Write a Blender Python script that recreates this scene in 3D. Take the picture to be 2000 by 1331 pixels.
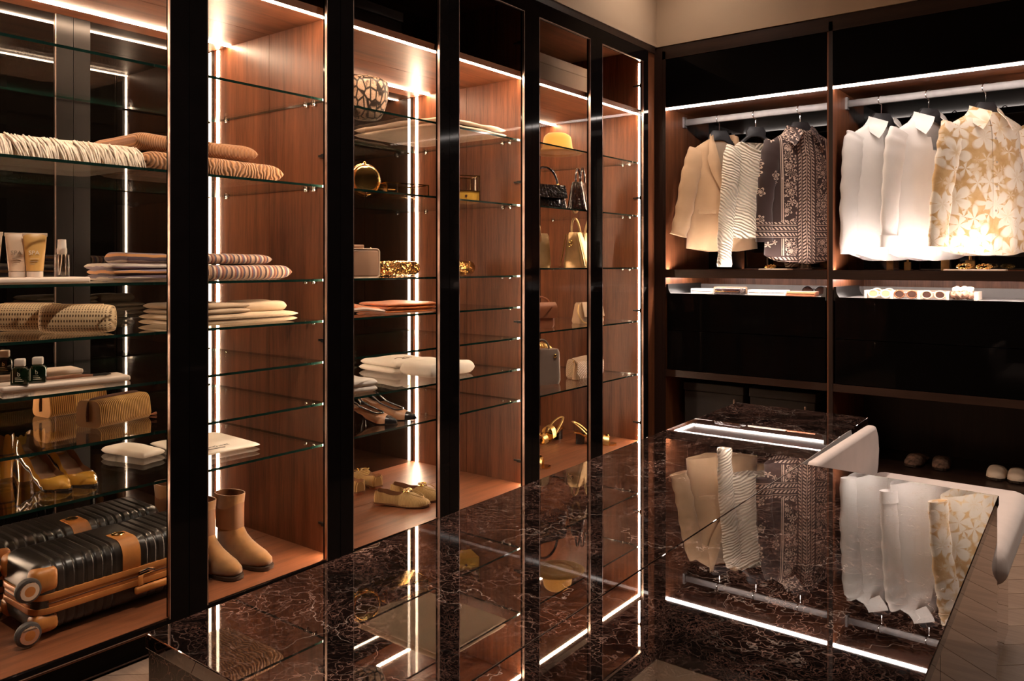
import bpy, bmesh, math, random
from mathutils import Vector, Matrix, noise

random.seed(7)
PI = math.pi
scene = bpy.context.scene
for o in list(bpy.data.objects):
    bpy.data.objects.remove(o)
COL = scene.collection

# ------------------------------------------------------------------ camera
F_PX, HORIZON, YAW = 1558.0, 516.0, math.radians(37.5)
CAM = Vector((2.2, 0.0, 1.13))
cam_data = bpy.data.cameras.new('camera')
cam_data.sensor_width = 36.0
cam_data.lens = F_PX / 2000.0 * 36.0
cam_data.shift_y = -(665.5 - HORIZON) / 2000.0
cam_data.clip_start = 0.05
camera = bpy.data.objects.new('camera', cam_data)
camera.location = CAM
camera.rotation_euler = (PI / 2, 0, YAW)
COL.objects.link(camera)
scene.camera = camera

# ------------------------------------------------------------------ world, exposure
world = bpy.data.worlds.new('world')
scene.world = world
world.use_nodes = True
world.node_tree.nodes['Background'].inputs[0].default_value = (1.0, 0.8, 0.65, 1)
world.node_tree.nodes['Background'].inputs[1].default_value = 0.0
vs = scene.view_settings
vs.view_transform = 'Standard'
vs.look = 'None'
vs.gamma = 1.0
vs.exposure = 0.0
vs.use_curve_mapping = False
cy = scene.cycles
cy.max_bounces = 8
cy.diffuse_bounces = 3
cy.glossy_bounces = 6
cy.transmission_bounces = 5
cy.transparent_max_bounces = 40
cy.caustics_reflective = False
cy.caustics_refractive = False
cy.sample_clamp_indirect = 12.0
cy.use_denoising = True
cy.adaptive_threshold = .04

LED_WARM = 130.0       # radiance of the strips in the glazed wardrobes
LED_WHITE = 80.0      # radiance of the strips in the open wardrobe
SPOT_W = 60.0         # base power of the added ceiling downlights


def place(u, v, z):
    """where the sight line through a point of the picture meets the level z"""
    l, w = (u - 1000) / F_PX, -(v - HORIZON) / F_PX
    d = Vector((-math.sin(YAW) + l * math.cos(YAW), math.cos(YAW) + l * math.sin(YAW), w))
    return CAM + d * ((z - CAM.z) / w)


# ------------------------------------------------------------------ material tools
class NT:
    def __init__(self, name):
        self.m = bpy.data.materials.new(name)
        self.m.use_nodes = True
        self.t = self.m.node_tree
        self.t.nodes.clear()
        self.out = self.t.nodes.new('ShaderNodeOutputMaterial')

    def n(self, kind, ins=None, **props):
        nd = self.t.nodes.new('ShaderNode' + kind)
        for k, v in props.items():
            setattr(nd, k, v)
        for k, v in (ins or {}).items():
            self.put(nd, k, v)
        return nd

    def put(self, nd, k, v):
        s = nd.inputs[k]
        if isinstance(v, bpy.types.NodeSocket):
            self.t.links.new(v, s)
        elif isinstance(v, bpy.types.Node):
            self.t.links.new(v.outputs[0], s)
        else:
            if hasattr(s.default_value, '__len__') and len(s.default_value) == 4 and len(v) == 3:
                v = (*v, 1)
            s.default_value = v

    def math(self, op, a, b=0.0, c=0.0, clamp=False):
        nd = self.n('Math', operation=op, use_clamp=clamp)
        self.put(nd, 0, a); self.put(nd, 1, b); self.put(nd, 2, c)
        return nd.outputs[0]

    def coord(self, scale=(1, 1, 1), loc=(0, 0, 0), rot=(0, 0, 0), which='Object'):
        tc = self.n('TexCoord')
        mp = self.n('Mapping', {'Vector': tc.outputs[which], 'Scale': scale, 'Location': loc, 'Rotation': rot})
        return mp.outputs[0]

    def noise(self, vec, scale=5, detail=4, rough=.5, dist=0):
        nd = self.n('TexNoise', {'Vector': vec, 'Scale': scale, 'Detail': detail, 'Roughness': rough, 'Distortion': dist})
        return nd

    def ramp(self, fac, stops, interp='LINEAR'):
        nd = self.n('ValToRGB', {'Fac': fac})
        nd.color_ramp.interpolation = interp
        e = nd.color_ramp.elements
        while len(e) < len(stops):
            e.new(0.5)
        for i, (p, c) in enumerate(stops):
            e[i].position = p
            e[i].color = (*c, 1) if len(c) == 3 else c
        return nd.outputs[0]

    def mix(self, fac, a, b, blend='MIX'):
        nd = self.n('MixRGB', {'Fac': fac, 'Color1': a, 'Color2': b}, blend_type=blend)
        return nd.outputs[0]

    def bump(self, height, strength=.3, dist=.002):
        return self.n('Bump', {'Height': height, 'Strength': strength, 'Distance': dist}).outputs[0]

    def bsdf(self, **ins):
        nd = self.n('BsdfPrincipled')
        names = {'color': 'Base Color', 'rough': 'Roughness', 'metal': 'Metallic', 'normal': 'Normal', 'ior': 'IOR',
                 'coat': 'Coat Weight', 'coat_rough': 'Coat Roughness', 'sheen': 'Sheen Weight', 'spec': 'Specular IOR Level',
                 'sub': 'Subsurface Weight', 'aniso': 'Anisotropic'}
        for k, v in ins.items():
            if v is not None:
                self.put(nd, names[k], v)
        self.t.links.new(nd.outputs[0], self.out.inputs[0])
        return nd

    def done(self, shader):
        self.t.links.new(shader.outputs[0] if isinstance(shader, bpy.types.Node) else shader, self.out.inputs[0])
        return self.m

    def schlick(self, f0):
        g = self.n('NewGeometry')
        d = self.n('VectorMath', {0: g.outputs['Normal'], 1: g.outputs['Incoming']}, operation='DOT_PRODUCT')
        c = self.math('ABSOLUTE', d.outputs['Value'])
        p = self.math('POWER', self.math('SUBTRACT', 1.0, c, clamp=True), 5.0)
        return self.math('MULTIPLY_ADD', p, 1 - f0, f0)


def plain(name, color, rough=.5, metal=0, coat=0, grain=0, gscale=200, sheen=0, tone=.12, tscale=14, spec=None):
    t = NT(name)
    v = t.coord()
    n1 = t.noise(v, tscale, 3)
    dark = tuple(c * (1 - tone) for c in color)
    lite = tuple(min(1, c * (1 + tone)) for c in color)
    col = t.ramp(n1.outputs[0], [(.3, dark), (.7, lite)])
    nor = t.bump(t.noise(v, gscale, 2).outputs[0], grain, .002) if grain else None
    t.bsdf(color=col, rough=rough, metal=metal, coat=coat or None, normal=nor, sheen=sheen or None, spec=spec)
    return t.m


def wood(name, axis, dark, lite, rough=.38):
    t = NT(name)
    s = {'x': (.5, 9, 9), 'y': (9, .5, 9), 'z': (9, 9, .5)}[axis]
    v = t.coord(s)
    n1 = t.noise(v, 3.2, 6, .62, .35)
    n2 = t.noise(v, 26, 4, .6)
    s3 = {'x': (.18, 2, 2), 'y': (2, .18, 2), 'z': (2, 2, .18)}[axis]
    n3 = t.noise(t.coord(s3), 2.0, 2)
    f = t.math('MULTIPLY_ADD', n2.outputs[0], .35, t.math('MULTIPLY', n1.outputs[0], .65))
    f = t.math('MULTIPLY_ADD', n3.outputs[0], .3, t.math('SUBTRACT', f, .15))
    mid = tuple((a + b) / 2 for a, b in zip(dark, lite))
    col = t.ramp(f, [(.33, dark), (.5, mid), (.68, lite)])
    t.bsdf(color=col, rough=rough, normal=t.bump(f, .12, .001), spec=.4)
    return t.m


WD, WL = (.075, .023, .0095), (.24, .082, .034)
M = {}
M['wood_z'] = wood('walnut upright', 'z', WD, WL)
M['wood_y'] = wood('walnut along the wardrobe', 'y', WD, WL, .42)
M['wood_x'] = wood('walnut along the open wardrobe', 'x', WD, WL, .3)
M['wood_dark'] = wood('dark walnut', 'z', (.011, .005, .0035), (.032, .014, .009), .4)
M['wood_dark_x'] = wood('dark walnut shelf', 'x', (.014, .006, .004), (.040, .018, .011), .35)


def led(name, color, strength):
    t = NT(name)
    return t.done(t.n('Emission', {'Color': color, 'Strength': strength}))


M['led_warm'] = led('warm light strip', (1, .71, .48), LED_WARM)
M['led_white'] = led('white light strip', (1, .87, .78), LED_WHITE * .5)
M['led_shelf'] = led('white shelf strip', (1, .87, .78), LED_WHITE * 1.7)
M['led_under'] = led('white strip under the shelf', (1, .87, .78), LED_WHITE * .45)
M['lamp_glow'] = led('downlight glow', (1, .78, .58), 8.0)


def thin_glass(name, tint, f0=.045, gloss=(1, 1, 1), coat=1.0):
    t = NT(name)
    tr = t.n('BsdfTransparent', {'Color': tint})
    gl = t.n('BsdfGlossy', {'Color': gloss, 'Roughness': .01})
    mx = t.n('MixShader', {0: t.math('MULTIPLY', t.schlick(f0), coat), 1: tr.outputs[0], 2: gl.outputs[0]})
    return t.done(mx)


M['glass'] = thin_glass('door glass', (.985, .98, .97), .012, coat=.16)   # anti-reflective panes
M['shelf_glass'] = thin_glass('shelf glass', (.988, .994, .990), .04)
M['shelf_edge'] = plain('shelf glass edge', (.006, .024, .018), .08, coat=.6, tone=.3, tscale=30)
M['dark_glass'] = plain('black glass', (.003, .0025, .0025), .03, tone=.1, spec=.08)
M['smoke_glass'] = thin_glass('smoked glass', (.10, .08, .07), .05)
t = NT('rear glass with dark painted in')
t.bsdf(color=(.003, .0025, .002), rough=.012, ior=1.75)  # black stands in for the unlit room behind the rear doors
M['mirror'] = t.m
t = NT('dark smoked mirror')
t.bsdf(color=(.004, .0035, .003), rough=.02, ior=1.6)
M['dark_mirror'] = t.m
t = NT('bronze mirror cladding')
t.bsdf(color=(.40, .32, .27), rough=.02, metal=1.0)
M['bronze_mirror'] = t.m
M['black_glass_frame'] = plain('black door frame', (.004, .003, .003), .07, tone=.15, spec=.06)
M['bronze'] = plain('bronze edge', (.46, .34, .29), .35, 1.0)
M['steel'] = plain('brushed steel', (.34, .32, .32), .5, .6)
M['chrome'] = plain('chrome', (.9, .88, .86), .08, 1.0, tone=.03)
M['gold'] = plain('polished gold', (.95, .62, .22), .14, 1.0, tone=.08)
M['gold_soft'] = plain('gold leather', (.85, .55, .22), .3, .8, grain=.25, gscale=120, tone=.2)
M['black_metal'] = plain('blackened metal', (.02, .018, .017), .35, .6)
M['beige_wall'] = plain('beige plaster', (.46, .32, .215), .85, tone=.04, tscale=3)
M['ceiling'] = plain('ceiling plaster', (.30, .23, .18), .9, tone=.03, tscale=3)
M['gunmetal'] = plain('gunmetal post', (.014, .011, .010), .3, .5, tone=.05)
M['graphite'] = plain('graphite hanger', (.028, .027, .030), .45, tone=.15)

# marble of the island
t = NT('dark emperador marble')
v = t.coord()
w1 = t.noise(v, 4.5, 5, .6)
warp = t.n('VectorMath', {0: w1.outputs['Color'], 1: (.32, .32, .32)}, operation='MULTIPLY')
v2 = t.n('VectorMath', {0: v, 1: warp.outputs[0]}, operation='ADD').outputs[0]


def vein(scale, lo, hi, feat='DISTANCE_TO_EDGE'):
    vo = t.n('TexVoronoi', {'Vector': v2, 'Scale': scale}, feature=feat)
    return t.ramp(vo.outputs['Distance'], [(lo, (1, 1, 1)), (hi, (0, 0, 0))])


big = vein(6.5, .0, .009)
mid = vein(36.0, .0, .040)
fine = vein(115.0, .0, .11)
patch = t.ramp(t.noise(v2, 5, 6, .65).outputs[0], [(.46, (0, 0, 0)), (.66, (1, 1, 1))])
patch2 = t.ramp(t.noise(v2, 11, 5, .7).outputs[0], [(.45, (0, 0, 0)), (.7, (1, 1, 1))])
base = t.mix(patch, (.0025, .0016, .0014), (.011, .005, .004))
m1 = t.math('MULTIPLY', fine, t.math('MULTIPLY_ADD', patch2, .75, .03))
base = t.mix(m1, base, (.15, .070, .053))
m2 = t.math('MULTIPLY', mid, t.math('MULTIPLY_ADD', patch, .7, .10))
base = t.mix(m2, base, (.34, .195, .155))
brk = t.ramp(t.noise(v, 7, 3).outputs[0], [(.42, (0, 0, 0)), (.6, (1, 1, 1))])
base = t.mix(t.math('MULTIPLY', big, t.math('MULTIPLY_ADD', brk, .45, .02)), base, (.50, .38, .33))
t.bsdf(color=base, rough=.012, ior=2.8)
M['marble'] = t.m
M['marble_side'] = t.m.copy()      # honed cladding below the polished top
M['marble_side'].name = 'dark emperador marble, honed'
for nd_ in M['marble_side'].node_tree.nodes:
    if nd_.type == 'BSDF_PRINCIPLED':
        nd_.inputs['IOR'].default_value = 1.45
        nd_.inputs['Roughness'].default_value = .12

# parquet
M['oak'] = wood('oak parquet', 'x', (.17, .105, .072), (.29, .195, .14), .4)
M['oak_base'] = plain('floor screed', (.05, .035, .028), .8)

# ------------------------------------------------------------------ mesh tools


def V3(p):
    return Vector(p)


def box(bm, a, b):
    (x0, y0, z0), (x1, y1, z1) = a, b
    vs_ = [bm.verts.new(p) for p in ((x0, y0, z0), (x1, y0, z0), (x1, y1, z0), (x0, y1, z0),
                                     (x0, y0, z1), (x1, y0, z1), (x1, y1, z1), (x0, y1, z1))]
    for f in ((0, 3, 2, 1), (4, 5, 6, 7), (0, 1, 5, 4), (1, 2, 6, 5), (2, 3, 7, 6), (3, 0, 4, 7)):
        bm.faces.new([vs_[i] for i in f])
    return vs_


def rbox(bm, c, s, r=.01, seg=3):
    """box with rounded edges, centre c, size s"""
    t_ = bmesh.new()
    box(t_, [-q / 2 for q in s], [q / 2 for q in s])
    r = min(r, min(s) * .49)
    bmesh.ops.bevel(t_, geom=list(t_.edges), offset=r, segments=seg, profile=.5, affect='EDGES')
    return merge(bm, t_, Matrix.Translation(c))


def merge(bm, other, mat=None, mi=None):
    other.verts.index_update()
    vs_ = [bm.verts.new(mat @ v.co if mat else v.co) for v in other.verts]
    for f in other.faces:
        try:
            nf = bm.faces.new([vs_[v.index] for v in f.verts])
            nf.material_index = f.material_index if mi is None else mi
        except ValueError:
            pass
    other.free()
    return vs_


def frames(path, closed=False):
    n = len(path)
    out = []
    up = None
    for i in range(n):
        a = path[(i - 1) % n] if (closed or i > 0) else path[0]
        b = path[(i + 1) % n] if (closed or i < n - 1) else path[-1]
        tan = (b - a).normalized()
        if up is None:
            ref = Vector((0, 0, 1)) if abs(tan.z) < .9 else Vector((0, 1, 0))
            up = (ref - tan * ref.dot(tan)).normalized()
        else:
            up = (up - tan * up.dot(tan)).normalized()
        out.append((tan, up, tan.cross(up)))
    return out


def tube(bm, path, r, n=8, closed=False, flat=1.0, caps=True):
    """r: number or list; flat squashes along the frame's up"""
    path = [Vector(p) for p in path]
    fr = frames(path, closed)
    rings = []
    for i, p in enumerate(path):
        rr = r[i] if hasattr(r, '__len__') else r
        _, up, sd = fr[i]
        rings.append([bm.verts.new(p + sd * (rr * math.cos(2 * PI * k / n)) + up * (rr * flat * math.sin(2 * PI * k / n))) for k in range(n)])
    skin(bm, rings, closed, caps)
    return rings


def skin(bm, rings, closed=False, caps=True, wrap=True):
    m = len(rings)
    n = len(rings[0])
    for i in range(m if closed else m - 1):
        A, B = rings[i], rings[(i + 1) % m]
        for k in range(n if wrap else n - 1):
            try:
                bm.faces.new((A[k], A[(k + 1) % n], B[(k + 1) % n], B[k]))
            except ValueError:
                pass
    if caps and not closed and wrap:
        for ring, rev in ((rings[0], True), (rings[-1], False)):
            try:
                bm.faces.new(ring[::-1] if rev else ring)
            except ValueError:
                pass


def lathe(bm, prof, n=24, at=(0, 0, 0), axis='z'):
    rings = []
    for r, z in prof:
        ring = []
        for k in range(n):
            a = 2 * PI * k / n
            p = (r * math.cos(a), r * math.sin(a), z)
            if axis == 'x':
                p = (z, p[0], p[1])
            elif axis == 'y':
                p = (p[0], z, p[1])
            ring.append(bm.verts.new(Vector(p) + Vector(at)))
        rings.append(ring)
    skin(bm, rings)
    return rings


def prism(bm, pts, y0, y1, plane='xz', bevel=0):
    """outline in a plane, pushed out along the third axis"""
    t_ = bmesh.new()

    def p3(p, h):
        return {'xz': (p[0], h, p[1]), 'yz': (h, p[0], p[1]), 'xy': (p[0], p[1], h)}[plane]
    a = [t_.verts.new(p3(p, y0)) for p in pts]
    b = [t_.verts.new(p3(p, y1)) for p in pts]
    n = len(pts)
    t_.faces.new(a); t_.faces.new(b[::-1])
    for i in range(n):
        t_.faces.new((a[i], b[i], b[(i + 1) % n], a[(i + 1) % n]))
    bmesh.ops.recalc_face_normals(t_, faces=t_.faces)
    if bevel:
        bmesh.ops.bevel(t_, geom=list(t_.edges), offset=bevel, segments=2, profile=.5, affect='EDGES')
    return merge(bm, t_)


def rounded(w, h, r, n=5, cx=0, cz=0):
    """outline of a rounded rectangle"""
    pts = []
    for sx, sz, a0 in ((1, 1, 0), (-1, 1, PI / 2), (-1, -1, PI), (1, -1, 3 * PI / 2)):
        for k in range(n + 1):
            a = a0 + PI / 2 * k / n
            pts.append((cx + sx * (w / 2 - r) + r * math.cos(a), cz + sz * (h / 2 - r) + r * math.sin(a)))
    return pts


def patch(bm, fn, nu, nv, thick=.002):
    """thin solid sheet: fn(s, t) -> point"""
    g = [[Vector(fn(i / nu, j / nv)) for j in range(nv + 1)] for i in range(nu + 1)]
    nor = [[None] * (nv + 1) for _ in range(nu + 1)]
    for i in range(nu + 1):
        for j in range(nv + 1):
            du = g[min(i + 1, nu)][j] - g[max(i - 1, 0)][j]
            dv = g[i][min(j + 1, nv)] - g[i][max(j - 1, 0)]
            q = du.cross(dv)
            nor[i][j] = q.normalized() if q.length > 1e-12 else Vector((0, 0, 1))
    A = [[bm.verts.new(g[i][j] + nor[i][j] * thick / 2) for j in range(nv + 1)] for i in range(nu + 1)]
    B = [[bm.verts.new(g[i][j] - nor[i][j] * thick / 2) for j in range(nv + 1)] for i in range(nu + 1)]
    for i in range(nu):
        for j in range(nv):
            bm.faces.new((A[i][j], A[i + 1][j], A[i + 1][j + 1], A[i][j + 1]))
            bm.faces.new((B[i][j], B[i][j + 1], B[i + 1][j + 1], B[i + 1][j]))
    for i in range(nu):
        bm.faces.new((A[i][0], B[i][0], B[i + 1][0], A[i + 1][0]))
        bm.faces.new((A[i][nv], A[i + 1][nv], B[i + 1][nv], B[i][nv]))
    for j in range(nv):
        bm.faces.new((A[0][j], A[0][j + 1], B[0][j + 1], B[0][j]))
        bm.faces.new((A[nu][j], B[nu][j], B[nu][j + 1], A[nu][j + 1]))


def catmull(pts, n=6):
    pts = [Vector(p) for p in pts]
    out = []
    for i in range(len(pts) - 1):
        p0, p1, p2, p3 = pts[max(i - 1, 0)], pts[i], pts[i + 1], pts[min(i + 2, len(pts) - 1)]
        for k in range(n):
            s = k / n
            out.append(.5 * ((2 * p1) + (p2 - p0) * s + (2 * p0 - 5 * p1 + 4 * p2 - p3) * s * s + (3 * p1 - p0 - 3 * p2 + p3) * s ** 3))
    out.append(pts[-1])
    return out


def lerp_table(tab, x):
    """tab: list of (x, a, b, ...) -> tuple at x"""
    if x <= tab[0][0]:
        return tab[0][1:]
    for a, b in zip(tab, tab[1:]):
        if x <= b[0]:
            s = (x - a[0]) / (b[0] - a[0])
            s = s * s * (3 - 2 * s)
            return tuple(p + (q - p) * s for p, q in zip(a[1:], b[1:]))
    return tab[-1][1:]


def obj(name, bm, mat, parent=None, world=False, smooth=40, loc=None, rotz=None):
    """link a bmesh as ONE mesh object; world=True: the mesh is in world coordinates"""
    me = bpy.data.meshes.new(name)
    if world and parent is not None:
        bmesh.ops.translate(bm, verts=bm.verts, vec=-parent.location)
    bmesh.ops.recalc_face_normals(bm, faces=bm.faces)
    bm.to_mesh(me)
    bm.free()
    for m_ in (mat if isinstance(mat, (list, tuple)) else [mat]):
        me.materials.append(M[m_] if isinstance(m_, str) else m_)
    if smooth:
        me.polygons.foreach_set('use_smooth', [True] * len(me.polygons))
        me.set_sharp_from_angle(angle=math.radians(smooth))
    o = bpy.data.objects.new(name, me)
    if parent is not None:
        o.parent = parent
    if loc is not None:
        o.location = loc
    if rotz is not None:
        o.rotation_euler = (0, 0, rotz)
    COL.objects.link(o)
    return o


def tag(o, label, cat, group=None, kind=None):
    o['label'] = label
    if cat:
        o['category'] = cat
    if group:
        o['group'] = group
    if kind:
        o['kind'] = kind
    return o


def thing(name, label, cat, loc=(0, 0, 0), rotz=0, group=None):
    o = bpy.data.objects.new(name, None)
    o.empty_display_size = .05
    o.location = loc
    o.rotation_euler = (0, 0, rotz)
    COL.objects.link(o)
    return tag(o, label, cat, group)


def struct(name, bm, mat, label=None, smooth=0):
    o = obj(name, bm, mat, smooth=smooth)
    o['kind'] = 'structure'
    if label:
        o['label'] = label
    return o


def boxo(name, a, b, mat, parent=None, world=True, bevel=0):
    bm = bmesh.new()
    box(bm, a, b)
    if bevel:
        bmesh.ops.bevel(bm, geom=list(bm.edges), offset=bevel, segments=2, profile=.5, affect='EDGES')
    return obj(name, bm, mat, parent, world, smooth=35 if bevel else 0)


def text(name, body, size, mat, parent, loc, rot, depth=.0006, align='LEFT'):
    """flat lettering as a thin mesh"""
    cu = bpy.data.curves.new(name, 'FONT')
    cu.body = body
    cu.size = size
    cu.align_x = align
    cu.extrude = depth / 2
    cu.resolution_u = 3
    tmp = bpy.data.objects.new(name, cu)
    COL.objects.link(tmp)
    dg = bpy.context.evaluated_depsgraph_get()
    me = bpy.data.meshes.new_from_object(tmp.evaluated_get(dg))
    bpy.data.objects.remove(tmp)
    me.materials.clear()
    me.materials.append(M[mat] if isinstance(mat, str) else mat)
    me.name = name
    o = bpy.data.objects.new(name, me)
    o.parent = parent
    o.location = loc
    o.rotation_euler = rot
    COL.objects.link(o)
    return o


# ================================================================== THE ROOM
X_R, Y_F, Z_C = 4.3, -2.4, 2.95
Y_B = 4.28          # front of the open wardrobe
TOP = 2.415
bm = bmesh.new(); box(bm, (-.8, Y_F, -.06), (X_R, 5.0, -.012))
floor = struct('floor', bm, 'oak_base')
bm = bmesh.new(); box(bm, (-.8, Y_F - .1, Z_C), (X_R + .1, 5.0, Z_C + .06)); struct('ceiling', bm, 'ceiling')
bm = bmesh.new(); box(bm, (-.9, Y_F, TOP), (-.006, Y_B + .01, Z_C)); struct('wall_left', bm, 'beige_wall')
bm = bmesh.new(); box(bm, (-.9, Y_F, -.06), (-.80, 5.0, TOP)); struct('wall_left_behind_wardrobe', bm, 'wood_dark')
bm = bmesh.new(); box(bm, (-.006, Y_B + .005, TOP), (X_R, 5.0, Z_C)); struct('wall_back', bm, 'beige_wall')
bm = bmesh.new(); box(bm, (-.8, 4.95, -.06), (X_R, 5.0, TOP)); struct('wall_back_behind_wardrobe', bm, 'wood_dark')
bm = bmesh.new(); box(bm, (X_R, Y_F - .1, -.06), (X_R + .1, 5.0, Z_C)); struct('wall_right', bm, 'wood_dark')
bm = bmesh.new(); box(bm, (-.9, Y_F - .1, -.06), (X_R, Y_F, Z_C)); struct('wall_front', bm, 'wood_dark')
# small cove bead where plaster meets the joinery, dark fascia below it
bm = bmesh.new(); box(bm, (-.006, Y_F, TOP), (.004, Y_B + .004, TOP + .018)); struct('trim_1', bm, 'beige_wall')
bm = bmesh.new(); box(bm, (.004, Y_B - .006, TOP), (X_R, Y_B + .005, TOP + .018)); struct('trim_2', bm, 'beige_wall')
bm = bmesh.new(); box(bm, (-.05, -1.58, 2.376), (-.002, 4.26, TOP)); struct('trim_3', bm, 'wood_dark')
# filler panel in the corner of the two wardrobes
bm = bmesh.new(); box(bm, (-.05, 4.172, 0), (-.016, 4.285, 2.376)); struct('trim_4', bm, 'wood_z')

# chevron parquet: each plank a piece of its own
CW, PITCH, GAP = .44, .155, .003


def plank_mesh(name, sgn):
    b_ = bmesh.new()
    h = CW / 2 - GAP / 2
    pts = [(-h, -sgn * h * .9), (h, sgn * h * .9), (h, sgn * h * .9 + PITCH - GAP), (-h, -sgn * h * .9 + PITCH - GAP)]
    a = [b_.verts.new((x, y, -.012)) for x, y in pts]
    c = [b_.verts.new((x, y, 0)) for x, y in pts]
    b_.faces.new(c); b_.faces.new(a[::-1])
    for i in range(4):
        b_.faces.new((a[i], a[(i + 1) % 4], c[(i + 1) % 4], c[i]))
    me = bpy.data.meshes.new(name)
    bmesh.ops.recalc_face_normals(b_, faces=b_.faces)
    b_.to_mesh(me); b_.free()
    me.materials.append(M['oak'])
    return me


plank = [plank_mesh('plank', 1), plank_mesh('plank', -1)]
for c in range(6):
    for r in range(31):
        o = bpy.data.objects.new('plank', plank[c % 2])
        o.location = (.2 + CW * c, -.45 + PITCH * r, 0)
        o.parent = floor
        COL.objects.link(o)

# unseen ceiling downlights, added to light the bench, walls, floor and wardrobe contents
def downlight(x, y, label, size=1.25, power=SPOT_W):
    t_ = thing('unseen_downlight', label, 'lamp', (x, y, Z_C), group='ceiling downlights')
    b_ = bmesh.new()
    lathe(b_, [(.052, -.004), (.052, 0), (.04, .0), (.036, -.001), (.036, -.006), (.05, -.006)], 24)
    obj('bezel', b_, 'black_metal', t_)
    b_ = bmesh.new(); lathe(b_, [(.0005, -.003), (.034, -.003), (.034, -.001), (.0005, -.001)], 20); obj('lens', b_, 'lamp_glow', t_)
    li = bpy.data.lights.new('downlight', 'SPOT')
    li.energy = power; li.color = (1, .84, .70); li.spot_size = size * 1.6; li.spot_blend = .7; li.shadow_soft_size = .035
    lo = bpy.data.objects.new('downlight_beam', li)
    lo.location = (0, 0, -.012); lo.parent = t_
    COL.objects.link(lo)
    return t_


downlight(2.75, 2.75, 'black recessed ceiling downlight above the upholstered bench', power=SPOT_W * 1.6)
downlight(.34, 3.86, 'black recessed ceiling downlight near the wardrobe corner', size=1.75, power=SPOT_W * .30)
downlight(.85, .75, 'unseen ceiling downlight added to brighten the suitcase wardrobe', power=SPOT_W * 2.8)
downlight(.85, 2.15, 'unseen ceiling downlight added to brighten the loafer wardrobe', power=SPOT_W * 2.2)
downlight(.85, 3.4, 'unseen ceiling downlight added to brighten the handbag wardrobe', power=SPOT_W * 1.4)
downlight(3.0, 1.2, 'unseen ceiling downlight added right of the island', power=SPOT_W * .6)

# ================================================================== GLAZED WARDROBES ALONG THE LEFT
S0, DW = 1.870, .5755
seam = lambda k: S0 + DW * k
ZF, ZL, DEPTH = .098, 2.003, .755
HINGE_Z = (2.17, 1.515, .858, .205)


def door(parent, ya, yb, hinge_side, hang):
    st = .0575
    b_ = bmesh.new()
    ya += .0012; yb -= .0012
    z0, z1, zt = .079, 2.372, 2.302
    box(b_, (-.022, ya, z0), (0, ya + st, z1))
    box(b_, (-.022, yb - st, z0), (0, yb, z1))
    box(b_, (-.022, ya + st, zt), (0, yb - st, z1))
    box(b_, (-.022, ya + st, z0), (0, yb - st, .097))
    d = obj('door', b_, 'black_glass_frame', parent, True, smooth=0)
    sub = lambda n_, b2, m_: sub_of(n_, b2, m_, d, parent)
    b_ = bmesh.new(); box(b_, (-.008, ya + st, .097), (-.003, yb - st, zt)); sub('glass_pane', b_, 'glass')
    b_ = bmesh.new(); w = .0028
    box(b_, (-.010, ya + st, .097), (.0012, ya + st + w, zt)); box(b_, (-.010, yb - st - w, .097), (.0012, yb - st, zt))
    box(b_, (-.010, ya + st, zt - w), (.0012, yb - st, zt)); box(b_, (-.010, ya + st, .081), (.0012, yb - st, .0835))
    sub('edge_trim', b_, 'bronze')
    for z in HINGE_Z if hang else ():
        b_ = bmesh.new()
        y = yb - .023 if hinge_side > 0 else ya + .023
        s = -hinge_side
        box(b_, (-.062, min(y, y + s * .012), z - .006), (-.024, max(y, y + s * .012), z + .006))
        lathe(b_, [(.0005, -.014), (.006, -.014), (.006, .014), (.0005, .014)], 10, (-.03, y + s * .012, z))
        box(b_, (-.085, min(y, y + s * .006), z - .004), (-.06, max(y, y + s * .006), z + .004))
        sub('hinge', b_, 'black_metal')
    return d


def sub_of(name, b_, mat, part, root, smooth=35):
    bmesh.ops.translate(b_, verts=b_.verts, vec=-root.location)
    return obj(name, b_, mat, part, smooth=smooth)


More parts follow.
